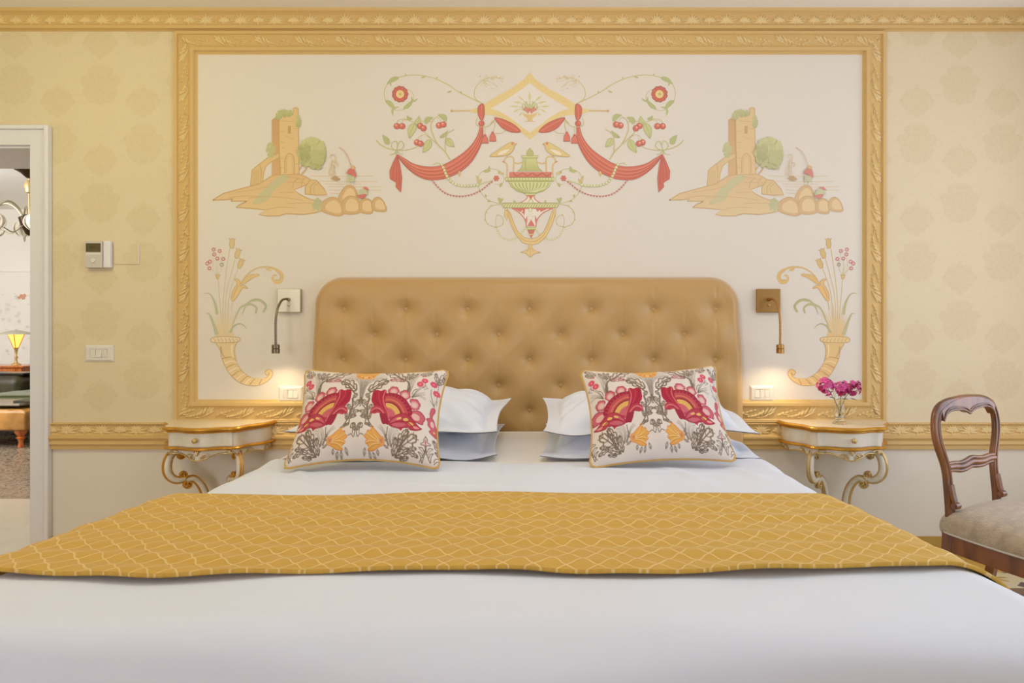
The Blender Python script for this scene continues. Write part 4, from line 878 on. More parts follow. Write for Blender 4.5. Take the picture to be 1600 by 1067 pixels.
    p.poly([(430, 1040), (490, 1080), (545, 1170), (575, 1190), (560, 1196), (500, 1196), (460, 1140)], CR)
    p.poly([(435, 1045), (475, 1190), (530, 1198), (575, 1196), (570, 1100), (520, 1040)], CR)
    # lower petals
    p.poly([(570, 1185), (640, 1100), (720, 1035), (830, 1015), (905, 1060), (1000, 1150), (1060, 1210), (1100, 1235), (1030, 1262), (930, 1258), (850, 1225), (740, 1245), (640, 1235)], RD, out=CR, ow=9)
    p.poly([(600, 1180), (680, 1090), (760, 1070), (780, 1100), (700, 1130)], PK); p.poly([(700, 1100), (760, 1070), (775, 1095), (715, 1118)], YE); p.poly([(800, 1100), (860, 1080), (885, 1115), (830, 1130)], YE); p.poly([(870, 1150), (930, 1145), (970, 1180), (920, 1195)], YE); p.line([(600, 1190), (740, 1140), (860, 1140), (960, 1210), (1040, 1235)], 10, CR); p.poly([(620, 1200), (740, 1160), (850, 1180), (740, 1225)], PK); p.poly([(960, 1200), (1030, 1210), (1060, 1232), (990, 1240)], (232, 150, 140))
    # side buds
    for x, y in ((1130, 425), (1060, 500), (1270, 465), (1312, 600)):
        for k in range(9): a = 2*PI*k/9; p.dot(x+42*math.cos(a), y+38*math.sin(a), 15, (214, 84, 110))
        p.dot(x, y, 42, (216, 86, 108)); p.dot(x, y, 14, (236, 150, 120))
    p.dot(1095, 335, 20, (206, 120, 140)); p.line([(1130, 465), (1140, 520), (1100, 560)], 7, G); p.line([(1160, 540), (1180, 560), (1120, 590)], 6, GL)
    p.poly([(1240, 860), (1285, 850), (1290, 900), (1260, 960), (1250, 1010), (1280, 1060), (1290, 1110), (1320, 1180), (1325, 1300), (1290, 1310), (1215, 1250), (1240, 1205), (1195, 1150), (1190, 1090), (1165, 1050), (1185, 1030), (1220, 1010), (1215, 950)], PK, out=RD, ow=8); p.poly([(1230, 1080), (1260, 1070), (1280, 1120), (1270, 1170), (1230, 1140)], (228, 190, 180)); p.dot(1285, 1240, 18, YE)
    # yellow lily
    p.poly([(290, 1235), (350, 1270), (420, 1340), (490, 1410), (495, 1480), (420, 1500), (330, 1545), (225, 1550), (240, 1500), (190, 1450), (225, 1420), (180, 1375), (225, 1330), (240, 1290), (290, 1290)], (228, 168, 84), out=(214, 120, 70), ow=6)
    for q in ([(290, 1250), (330, 1340), (420, 1420)], [(230, 1330), (300, 1380), (420, 1430)], [(195, 1450), (300, 1430), (420, 1440)], [(230, 1520), (320, 1470), (430, 1455)]): p.line(q, 8, (236, 198, 132)); p.line([(a+4, b+16) for a, b in q], 5, (204, 128, 52))
    for k in range(12): a = 2*PI*k/12; p.dot(470+30*math.cos(a), 1430+56*math.sin(a), 12, (226, 166, 112)); p.line([(445, 1430), (445+36*math.cos(a), 1430+40*math.sin(a))], 4, (206, 120, 96), 0)
    for a in ((180, 1520, 140, 1600, 40), (240, 1560, 250, 1640, 40), (300, 1570, 330, 1640, 40), (380, 1540, 380, 1600, 40), (510, 1420, 560, 1400, 30), (490, 1480, 560, 1520, 30), (510, 1380, 540, 1330, 26)): p.leaf(*a, 1, GL, None, 7)
    # lower acanthus
    p.spray([(560, 1490), (520, 1360), (470, 1270), (420, 1225)], 3, 14, G); p.spray([(600, 1500), (590, 1360), (640, 1270), (720, 1240)], 4, 16, GL); p.spray([(640, 1510), (640, 1400), (680, 1330), (740, 1290)], 3, 14, GL); p.line([(570, 1480), (540, 1380), (560, 1240)], 12, GL)
    p.poly([(670, 1600), (620, 1480), (720, 1340), (800, 1290), (870, 1230), (910, 1260), (930, 1300), (1000, 1290), (1050, 1370), (1010, 1460), (900, 1510), (880, 1600)], FILL)
    p.leaf(670, 1600, 1020, 1340, 240, 4, G, None, 15, 0); p.leaf(690, 1500, 880, 1250, 110, 3, G, None, 12); p.line([(660, 1620), (760, 1500), (860, 1380), (890, 1290)], 20, G)
    p.leaf(620, 1600, 690, 1380, 80, 3, G, FILL, 10); p.leaf(680, 1610, 900, 1560, 90, 3, G, FILL, 11); p.leaf(880, 1560, 1040, 1640, 70, 3, G, FILL, 9); p.leaf(900, 1540, 1020, 1530, 60, 2, G, FILL, 9); p.leaf(730, 1650, 880, 1640, 50, 2, G, None, 8)
    # fleur at the lower corner
    p.mir = True
    for g in (1, -1):
        X = lambda x: 1165+g*(x-1165)
        p.line([(X(1165), 1340), (X(1190), 1390), (X(1195), 1430), (X(1240), 1450), (X(1230), 1470), (X(1190), 1470), (X(1168), 1510)], 9, G); p.line([(X(1168), 1510), (X(1185), 1600), (X(1230), 1700)], 9, G); p.line([(X(1190), 1560), (X(1220), 1510), (X(1275), 1508)], 9, G); p.line([(X(1200), 1600), (X(1230), 1550), (X(1270), 1520)], 7, GL); p.line([(X(1210), 1640), (X(1235), 1590), (X(1285), 1570), (X(1250), 1620), (X(1240), 1700)], 8, G); p.line([(X(1055), 1690), (X(1090), 1650), (X(1130), 1600), (X(1160), 1520)], 8, G) if g > 0 else None
    p.line([(1165, 1395), (1165, 1490)], 12, (196, 92, 100)); p.line([(1165, 1520), (1168, 1600)], 8, G)
    p.leaf(1400, 1560, 1275, 1370, 80, 3, G, FILL, 9); p.leaf(1380, 1600, 1310, 1540, 50, 2, G, FILL, 8); p.line([(1290, 1690), (1320, 1640), (1380, 1630)], 9, G); p.line([(1290, 1720), (1340, 1680), (1390, 1670)], 8, G)
    # central yellow flower head at the top edge
    p.mir = True
    p.poly([(60, 200), (400, 200), (380, 260), (330, 360), (290, 410), (235, 425), (110, 425), (70, 370)], (226, 168, 92), 0)
    rg = random.Random(4)
    for i in range(34): p.dot(60+rg.random()*250, 225+rg.random()*35, 9, (206, 120, 60) if i % 2 else (236, 196, 120))
    for i in range(30): t = rg.random(); p.dot(100+t*190, 365+rg.random()*45-30*t, 9, (206, 104, 66) if i % 2 else (238, 200, 130))
    return p.im
IM = make_print()
def cushion(loc, W, Hh, T, rot, label, ctr, shade, lift):
    e = empty('floral_cushion', loc, label=label, cat='cushion', group=None); e.rotation_euler = rot
    n, m = 330, 240
    U, V = np.meshgrid(np.linspace(0, 1, n), np.linspace(0, 1, m), indexing='ij')
    def outline(U, V):
        du = .052*np.sin(PI*V)**.8; dt = lift[0]*np.sin(PI*np.clip(U, 0, 1))**.8; db = lift[1]*np.sin(PI*U)**.9
        fu = .5+(U-.5)*(1-2*du); fv = dt+(V)*(1-dt-db)
        # soften the four corners
        cu_, cv_ = np.abs(2*U-1), np.abs(2*V-1); k = smoothstep(.90, 1.0, cu_)*smoothstep(.86, 1.0, cv_)*.022
        fu = fu-np.sign(U-.5)*k*.8; fv = fv-np.sign(V-.5)*k
        return fu, fv
    fu, fv = outline(U, V)
    a = np.abs(2*U-1); b = np.abs(2*V-1); h = (np.clip(1-a**3, 0, 1)*np.clip(1-b**3, 0, 1))**.6
    wr = .003*np.sin(U*14+V*9)+.002*np.sin(U*27-V*15)+.004*np.exp(-((U-.84-.1*(1-V))/.02)**2)*smoothstep(.45, .05, V)
    h = h*T/2+wr*np.minimum(h*2.5, 1)
    iu = np.clip(fu*999, 0, 999); iv = np.clip(fv*679, 0, 679)
    i0 = np.floor(iu).astype(int).clip(0, 998); j0 = np.floor(iv).astype(int).clip(0, 678); a_ = (iu-i0)[..., None]; b_ = (iv-j0)[..., None]
    col = IM[j0, i0]*(1-a_)*(1-b_)+IM[j0, i0+1]*a_*(1-b_)+IM[j0+1, i0]*(1-a_)*b_+IM[j0+1, i0+1]*a_*b_
    X = (fu-.5)*W; Z = (1-fv)*Hh
    grid_obj('printed_front', X, -h, Z, M['cushion'], e, col=col)
    s = 5; grid_obj('plain_back', X[::s, ::s], h[::s, ::s]*.9, Z[::s, ::s], M['cushion_back'], e)
    per = [(t, 0) for t in np.linspace(0, 1, 60)]+[(1, t) for t in np.linspace(0, 1, 44)[1:]]+[(t, 1) for t in np.linspace(1, 0, 60)[1:]]+[(0, t) for t in np.linspace(1, 0, 44)[1:-1]]
    pu, pv = outline(np.array([q[0] for q in per]), np.array([q[1] for q in per]))
    MB().tube([((x-.5)*W, 0, (1-z)*Hh) for x, z in zip(pu, pv)], .0042, 8, closed=True).build('piping', M['piping'], e)
    return e
cushion((-.52, -1.16, BT+.008), .528, .385, .14, (math.radians(-34), 0, 0), 'floral cushion with gold piping leaning on the left pair of white pillows', 0, 1, (.060, .098))
cushion((.492, -1.10, BT+.012), .515, .385, .14, (math.radians(-34), math.radians(-1.8), math.radians(4)), 'floral cushion with gold piping leaning on the right pair of white pillows', 0, 1, (.07, .055))
# ------------------------------------------------------------------ wall devices
def rocker_plate(px0, px1, py0, py1, label, n=3, tilt=(0, 1, 0), w_rock=None):
    X0, _, Z1 = P(px0, py0, -.008); X1, _, Z0 = P(px1, py1, -.008); cx, cz = (X0+X1)/2, (Z0+Z1)/2; hw, hh = (X1-X0)/2, (Z1-Z0)/2
    e = empty('switch_plate', (cx, 0, cz), label=label, cat='light switch')
    mb = MB(); o = [(-hw, -hh), (hw, -hh), (hw, hh), (-hw, hh)]; i = [(-hw*.86, -hh*.76), (hw*.86, -hh*.76), (hw*.86, hh*.76), (-hw*.86, hh*.76)]; iw = hw*.60; ih = hh*.52; q = [(-iw, -ih), (iw, -ih), (iw, ih), (-iw, ih)]
    vs = [(x, -.0003, z) for x, z in o]+[(x, -.004, z) for x, z in o]+[(x, -.010, z) for x, z in i]+[(x, -.010, z) for x, z in q]+[(x, -.004, z) for x, z in q]
    fs = []
    for L in range(4):
        for k in range(4): fs.append((L*4+k, L*4+(k+1) % 4, (L+1)*4+(k+1) % 4, (L+1)*4+k))
    fs.append((16, 17, 18, 19)); mb.add(vs, fs); mb.build('frame', M['plastic'], e, smooth=False)
    w = 2*iw/n
    for k in range(n):
        x0 = -iw+k*w+.0008; x1 = -iw+(k+1)*w-.0008; t = tilt[k % len(tilt)]*.0022
        m = MB(); m.add([(x0, -.003, -ih+.001), (x1, -.003, -ih+.001), (x1, -.003, ih-.001), (x0, -.003, ih-.001), (x0, -.0105-t, -ih+.001), (x1, -.0105-t, -ih+.001), (x1, -.0105+t, ih-.001), (x0, -.0105+t, ih-.001)], [(0, 1, 2, 3), (4, 5, 6, 7), (0, 1, 5, 4), (2, 3, 7, 6), (0, 3, 7, 4), (1, 2, 6, 5)])
        m.build('rocker', M['plastic'], e, smooth=False)
    return e
rocker_plate(132, 177, 539, 565, 'ivory rocker switch plate on the damask wall below the thermostat', 3, (0, 1, -1))
rocker_plate(435, 473, 603, 628, 'rocker switch plate inside the mural between left reading lamp and floral cushion', 3, (-1, 1, 1))
rocker_plate(1172, 1210, 602.5, 627, 'rocker switch plate inside the mural right of the headboard below the bronze reading lamp', 3, (1, 0, 0))
def thermostat():
    X0, _, Z1 = P(134, 377, -.02); X1, _, Z0 = P(173.5, 418.5, -.02); hw, hh = (X1-X0)/2, (Z1-Z0)/2; cx, cz = (X0+X1)/2, (Z0+Z1)/2
    e = empty('thermostat', (cx, 0, cz), label='ivory wall thermostat with small dark display left of the mural frame', cat='thermostat')
    MB().box(-hw, hw*.38, -.030, 0, -hh, hh, bev=.003).build('housing', M['plastic_grey'], e)
    MB().box(hw*.40, hw*.98, -.026, 0, -hh, hh*1.02, bev=.006).build('side_cover', M['white_lacquer'], e)
    sx0, sx1, sz0, sz1 = -hw*.88, hw*.28, hh*.18, hh*.84
    d = MB().box(sx0, sx1, -.0312, -.029, sz0, sz1).build('display', M['lcd'], e, smooth=False)
    MB().lathe([(.011, 0), (.0115, .003), (.010, .0055), (0.0005, .0058)], (0, 0, 0), 24).build('dial', M['plastic'], e)
    dial = [o for o in e.children if o.name.startswith('dial')][0]; dial.rotation_euler = (PI/2, 0, 0); dial.location = (-hw*.30, -.030, -hh*.45)
    MB().box(-hw*.88, hw*.28, -.0308, -.029, -hh*.02, hh*.10, bev=.0004).build('label_strip', M['plastic'], e)
    SEG = {'2': 'abged', '1': 'bc', '8': 'abcdefg', '7': 'abc', '3': 'abgcd', '0': 'abcdef', '5': 'afgcd'}
    m = MB(); h = .0115; w = .0052; t = .0011; x = -hw*.72; zc = (sz0+sz1)/2+.003
    for ch in '2.1807':
        if ch == '.': m.box(x, x+t*1.2, -.0314, -.0311, zc-h/2, zc-h/2+t); x += .0022; continue
        for g in SEG[ch]:
            b = dict(a=(0, w, h/2-t, h/2), d=(0, w, -h/2, -h/2+t), g=(0, w, -t/2, t/2), f=(0, t, 0, h/2), b=(w-t, w, 0, h/2), e=(0, t, -h/2, 0), c=(w-t, w, -h/2, 0))[g]
            m.box(x+b[0], x+b[1], -.0314, -.0311, zc+b[2], zc+b[3])
        x += w+.0016
    m.build('digits', M['ink'], d, smooth=False)
thermostat()
X0, _, Z1 = P(179, 381); X1, _, Z0 = P(217.5, 413)
mb = MB().box(X0, X1, -.004, 0, Z0, Z1, bev=.0012); cp = mb.build('blank_cover_plate', M['paper'], label='blank papered cover plate beside the thermostat', cat='cover plate')
MB().box(X1-.002, X1+.003, -.007, 0, Z0, Z1, bev=.001).build('edge_strip', M['plastic'], cp)

# ------------------------------------------------------------------ reading lamps
def reading_lamp(x, lean, metal, headm, label):
    z = P(0, 470)[2]
    e = empty('reading_lamp', (x, 0, z), label=label, cat='wall lamp')
    MB().box(-.058, .058, -.024, 0, -.058, .058, bev=.0035).build('wall_plate', metal, e, angle=30)
    MB().lathe([(.006, 0), (.0065, .004), (.003, .006), (.0002, .0062)], (0, 0, 0), 16).build('push_button', metal, e)
    pb = [o for o in e.children if o.name.startswith('push_button')][0]; pb.rotation_euler = (PI/2, 0, 0); pb.location = (0, -.0235, -.022)
    l = lean
    path = cat([(0, -.02, .006), (l*.012, -.05, .008), (l*.032, -.085, -.002), (l*.052, -.115, -.04), (l*.060, -.130, -.09), (l*.062, -.132, -.15), (l*.060, -.132, -.212)], 8)
    n = len(path); rr = [.0052+.0006*(i % 2) for i in range(n)]
    MB().tube(path, rr, 12).build('gooseneck', headm, e); MB().lathe([(.009, 0), (.009, .006), (.0045, .012)], (0, -.030, 0)).build('neck_collar', metal, e)
    nc = [o for o in e.children if o.name.startswith('neck_collar')][0]; nc.rotation_euler = (PI/2, 0, 0); nc.location = (0, -.0, .006+.0); 
    nc.location = (0, .006, .006)
    nc.data.transform(Matrix.Translation((0, .030, .0))); nc.location = (0, -.023, .006)
    h = MB(); h.lathe([(.006, .043), (.017, .041), (.0185, .038), (.0185, .024), (.0165, .022), (.0185, .020), (.0185, 0), (.0165, -.001), (.0162, .012), (.002, .0125)], (l*.060, -.132, -.254), 32)
    hd = h.build('lamp_head', headm, e, angle=30)
    MB().lathe([(.0002, 0), (.0155, 0), (.0155, .002), (.0002, .002)], (l*.060, -.132, -.2465), 24).build('lamp_lens', M['lamp_glow'], hd)
    li = bpy.data.lights.new('reading_lamp_beam', 'SPOT'); li.energy = 3.6; li.color = (1.0, .80, .52); li.spot_size = math.radians(150); li.spot_blend = .9; li.shadow_soft_size = .012
    lo = bpy.data.objects.new('reading_lamp_beam', li); C.objects.link(lo); lo.location = (x+l*.060, -.132, z-.258); lo.rotation_euler = (math.radians(-8), 0, 0)
    return e
reading_lamp(P(451.5, 470, -.02)[0], -.35, M['chrome'], M['neck'], 'nickel reading lamp with bent gooseneck on square wall plate left of the headboard')
reading_lamp(P(1201, 470, -.02)[0], .35, M['bronze'], M['bronze'], 'bronze reading lamp with bent gooseneck on square wall plate right of the headboard')

# ------------------------------------------------------------------ rococo bedside tables
def half_outline(k=1.0):
    h = [(0, .292), (.045, .285), (.085, .264), (.118, .252), (.148, .252), (.172, .238), (.180, .208), (.190, .172), (.214, .138), (.240, .105), (.253, .065), (.256, 0)]
    h = [(a*k, b*k if b > .001 else 0) for a, b in h]; full = [(-a, b) for a, b in h[::-1]][:-1]+h
    return cat(full, 5)
def nightstand(cx, side, label):
    zt = P(0, 655)[2]
    e = empty('bedside_table', (cx, 0, 0), label=label, cat='nightstand', group=None)
    def slab(name, k, z0, z1, m):
        o = half_outline(k); return MB().prism(o, lambda a, b: (a, -b, z0), lambda a, b: (a, -b, z1)).build(name, m, e, angle=50)
    slab('tabletop', .985, zt-.018, zt, M['ivory_top'])
    body = slab('body', .93, zt-.098, zt-.016, M['ivory'])
    def rail(z, k, r): o = half_outline(k); MB().tube([(a, -max(b, .004), z) for a, b in o], r, 10, flat=(.8, 1.15), up=(0, 0, 1)).build('gilt_moulding', M['gilt'], e)
    rail(zt-.010, .985, .0105); rail(zt-.100, .965, .0095)
    MB().tube([(a, -max(b, .004), zt-.024) for a, b in half_outline(.955)], .005, 8).build('gilt_bead', M['gilt'], e)
    # drawer front: strip of the body outline
    o = np.array(half_outline(.94)); sel = [tuple(q) for q in o if abs(q[0]) <= .148 and q[1] > .15]
    outp = [(a, b+.0035) for a, b in sel]; inn = [(a, b-.004) for a, b in sel][::-1]
    dr = MB().prism(outp+inn, lambda a, b: (a, -b, zt-.090), lambda a, b: (a, -b, zt-.027)).build('drawer', M['ivory'], e, angle=50)
    kb = MB(); kb.ball((0, -.297, zt-.058), .0125, .010, .0125, 14).tube([(0, -.27, zt-.058), (0, -.290, zt-.058)], .005)
    for i in range(6): a = i*PI/3; kb.ball((.0085*math.cos(a), -.3005, zt-.058+.0085*math.sin(a)), .0045, n=8)
    kb.build('knob', M['gilt_pale'], dr)
    # scalloped apron following the outline, gilt along its lower edge
    o = np.array(half_outline(.93)); ok = [q for q in o if q[1] > .02]; s = np.r_[0, np.cumsum(np.linalg.norm(np.diff(np.array(ok), axis=0), axis=1))]; s = s/s[-1]*2-1
    drop = lambda t: .030+.026*math.exp(-(t/.13)**2)-.004*math.exp(-((abs(t)-.26)/.07)**2)+.016*math.exp(-((abs(t)-.52)/.10)**2)-.010*math.exp(-((abs(t)-.40)/.05)**2)+.010*math.exp(-((abs(t)-.85)/.08)**2)
    N = 160; ts = np.linspace(-1, 1, N); ox = np.interp(ts, s, [q[0] for q in ok]); oy = np.interp(ts, s, [q[1] for q in ok]); z0_ = zt-.098; vs = []; fs = []
    for i, t in enumerate(ts):
        zb = z0_-drop(t); vs += [(ox[i], -oy[i], z0_), (ox[i], -oy[i], zb), (ox[i]*.95, -oy[i]*.95, zb), (ox[i]*.95, -oy[i]*.95, z0_)]
    for i in range(N-1):
        for j in range(4): fs.append((i*4+j, i*4+(j+1) % 4, (i+1)*4+(j+1) % 4, (i+1)*4+j))
    fs += [(0, 1, 2, 3), ((N-1)*4, (N-1)*4+1, (N-1)*4+2, (N-1)*4+3)]
    MB().add(vs, fs).build('apron', M['ivory'], e, angle=50)
    MB().tube([(ox[i]*1.005, -oy[i]*1.005-.001, z0_-drop(ts[i])) for i in range(N)], .0036, 8).build('apron_gilding', M['gilt_pale'], e)
    # carved scrolls on the apron
    sc = MB()
    def spiral(c, r, turns, a0, plane, sgn=1, th=.0032, n=22):
        pts = []
        for i in range(n+1):
            t = i/n; a = a0+sgn*turns*2*PI*t; rr = r*(1-.86*t); pts.append(plane(c[0]+rr*math.cos(a), c[1]+rr*math.sin(a)))
        return pts, [th*(1-.4*i/n) for i in range(n+1)]
    def on(t): return np.interp(t, ts, ox), np.interp(t, ts, oy)
    for t0, r0, dz, sg in ((-.055, .013, -.042, 1), (.055, .013, -.042, -1), (-.38, .009, -.024, -1), (.38, .009, -.024, 1), (-.62, .010, -.032, 1), (.62, .010, -.032, -1), (-.86, .009, -.030, 1), (.86, .009, -.030, -1)):
        cx_, cy_ = on(t0); t1 = on(t0+.02); dx_, dy_ = t1[0]-cx_, t1[1]-cy_; L = math.hypot(dx_, dy_); ux, uy = dx_/L, dy_/L
        pl = lambda a, b: (cx_+ux*a, -(cy_+uy*a)-.004, z0_+dz+b); pts, rr = spiral((0, 0), r0, 1.4, PI/2, pl, sg); p2 = cat([pl(sg*-.035, r0-.004), pl(sg*-.02, r0+.004)], 4)
        MB().tube(p2+pts, [.0026]*len(p2)+rr, 7).build('carved_scroll', M['gilt_pale'], e)
    c0 = on(0); MB().tube(cat([(-.012, -c0[1]-.005, z0_-.016), (-.004, -c0[1]-.007, z0_-.012), (0, -c0[1]-.008, z0_-.030), (.004, -c0[1]-.007, z0_-.012), (.012, -c0[1]-.005, z0_-.016)], 5), .0042, 8).build('carved_leaf', M['gilt_pale'], e)
    # double C-scroll legs
    for sx in (-1, 1):
        bxx, byy = sx*.104, -.146; ux, uy = sx*.7071, -.7071
        plane = lambda a, b: (bxx+ux*a, byy+uy*a, b)
        c1 = cat([(.045, .545), (.066, .548), (.084, .528), (.094, .495), (.092, .458), (.074, .428), (.046, .414), (.016, .418)], 6)
        c2 = cat([(.012, .408), (-.02, .412), (-.048, .385), (-.068, .345), (-.078, .29), (-.070, .225), (-.045, .16), (-.01, .11), (.03, .075), (.055, .05), (.06, .02), (.035, .008)], 6)
        lg = MB(); n1 = len(c1); n2 = len(c2)
        nrm = plane(0, 0)
        perp = (-uy, ux, 0)
        lg.tube([plane(*q) for q in c1], [.0165*(.75+.35*math.sin(PI*i/(n1-1))) for i in range(n1)], 10, flat=(1.0, .95), up=perp)
        lg.tube([plane(*q) for q in c2], [.0155*(.8+.3*math.sin(PI*i/(n2-1))) for i in range(n2)], 10, flat=(1.0, .95), up=perp)
        lg.tube([plane(.01, .57), plane(.012, .50)][:2] if False else [plane(.030, .60), plane(.028, .56)], [.026, .018], 10)
        leg = lg.build('leg', M['ivory'], e)
        gl = MB()
        def edge(c, off, w0=.0048):
            c = np.array(c); t = np.gradient(c, axis=0); t /= np.linalg.norm(t, axis=1)[:, None]; nn = np.stack([-t[:, 1], t[:, 0]], 1); k = len(c); o_ = off*(.75+.35*np.sin(PI*np.arange(k)/(k-1)))[:, None]
            for s2 in (1, -1):
                q = c+nn*o_*s2
                for lat in (-.006, .006): gl.tube([tuple(np.array(plane(*p_))+np.array(perp)*lat) for p_ in q], w0*.8, 6)
        edge(c1, .0155); edge(c2, .0150)
        for c_, r_, a0, sg in (((.036, .528), .021, .9, 1), ((.026, .436), .020, -1.2, -1), ((.002, .388), .022, 1.2, -1), ((.030, .028), .018, -1.0, 1)):
            for lat in (-.007, .007):
                pts, rr = spiral(c_, r_, 1.6, a0, lambda a, b: tuple(np.array(plane(a, b))+np.array(perp)*lat), sg, .0052); gl.tube(pts, rr, 8)
            gl.ball(plane(*c_), .008, n=10)
        gl.build('leg_gilding', M['gilt_pale'] if side > 0 else M['gilt'], leg)
    return e
nightstand(-1.512, -1, 'ivory and gilt rococo bedside table with empty top, left of the bed')
NSX = 1.481
nightstand(NSX, 1, 'ivory and gilt rococo bedside table carrying the vase of pink flowers')

# ------------------------------------------------------------------ vase and flowers
vx, vy, vz = P(1312, 662, -.155)[0], -.155, P(0, 655)[2]
def vase():
    pr = [(.000, 0), (.031, 0), (.0325, .004), (.031, .009), (.024, .014), (.020, .020), (.0235, .034), (.0255, .050), (.024, .066), (.021, .080), (.0225, .100), (.027, .122), (.032, .143)]
    inn = [(.0305, .143), (.0255, .122), (.021, .100), (.0195, .082), (.0222, .066), (.0235, .05), (.0215, .036), (.016, .027), (.0, .025)]
    p = cat(pr, 3)+cat(inn, 3); p = [(max(a, .0003), b*1.10) for a, b in p]
    o = MB().lathe(p, (0, 0, 0), 36).build('glass_vase', M['glass'], label='small clear glass vase on the right bedside table', cat='vase'); o.location = (vx, vy, vz+.0005); return o
vase()
def floret_mesh(m, r):
    mb = MB()
    for k in range(5):
        a = 2*PI*k/5; ca, sa = math.cos(a), math.sin(a); pts = [(0, 0, 0), (.35, .26, .10), (.75, .34, .16), (1.0, .0, .10), (.75, -.34, .16), (.35, -.26, .10), (.55, 0, .05)]
        vs = [(r*(x*ca-y*sa), r*(x*sa+y*ca), r*z) for x, y, z in pts]; mb.add(vs, [(0, 1, 6), (1, 2, 6), (2, 3, 6), (3, 4, 6), (4, 5, 6), (5, 0, 6)])
    mb.ball((0, 0, .05*r), r*.14, n=6); mb.tube([(0, 0, 0), (0, 0, -r*1.3)], [r*.08, r*.04], 5)
    o = mb.build('floret', m); me = o.data; bpy.data.objects.remove(o); return me
FL = [floret_mesh(M['pinkf'], .014), floret_mesh(M['pinkd'], .013)]
def sprig(dx, dz, dy, rx, rz, n, seed, dark, label, twig=False):
    rg = random.Random(seed); e = empty('flower_sprig', (vx+dx*.25, vy, vz+.03), label=label, cat='flower', group='pink flower sprigs in the vase')
    top = Vector((dx*.75, dy, dz-.03))
    MB().tube(cat([(-dx*.35, 0, 0), (-dx*.1, 0, .05), (top.x*.35, dy*.4, .10), tuple(top)], 5), .0014, 6).build('stem', M['stem'], e)
    for k in range(n):
        a = rg.random()*2*PI; b = math.acos(rg.uniform(-1, 1)); q = rg.uniform(.62, 1.12); d = Vector((math.sin(b)*math.cos(a), math.sin(b)*math.sin(a), math.cos(b)))
        me = FL[1] if rg.random() < (dark if d.z > -.2 else .85) else FL[0]
        o = bpy.data.objects.new('floret', me); C.objects.link(o); o.parent = e; o.location = top+Vector((d.x*rx*q, d.y*rx*.8*q, d.z*rz*q)); o.rotation_euler = (d+Vector((0, -.5, .1))).to_track_quat('Z', 'Y').to_euler(); o.scale = [rg.uniform(.8, 1.1)]*3
    for k in range(2):
        a = rg.random()*2*PI; p0 = top*.72+Vector((0, 0, -.008)); d = Vector((math.cos(a)*.03, -abs(math.sin(a))*.02, -.006)); s = Vector((-d.y, d.x, .004)).normalized()*.009
        vs = [p0, p0+d*.35+s, p0+d*.7+s*.8, p0+d*1.1, p0+d*.7-s*.8, p0+d*.35-s]; vs += [v+Vector((0, 0, -.0006)) for v in vs]
        MB().add(vs, [(0, 1, 2, 3, 4, 5), (11, 10, 9, 8, 7, 6)]+[(i, (i+1) % 6, (i+1) % 6+6, i+6) for i in range(6)]).build('leaf', M['leafg'], e)
    if twig: MB().tube([top*.8, top+Vector((-.02, -.01, .01)), top+Vector((.0, -.01, .035))], .0014, 6).build('twig', M['stem'], e)
    return e
sprig(-.066, .178, -.004, .040, .040, 54, 1, .15, 'pink flower sprig leaning left out of the glass vase')
sprig(.004, .170, -.020, .034, .032, 42, 2, .3, 'pink flower sprig in the middle of the glass vase')
sprig(.062, .168, .0, .038, .032, 50, 3, .7, 'deep magenta flower sprig with dark twig leaning right', True)

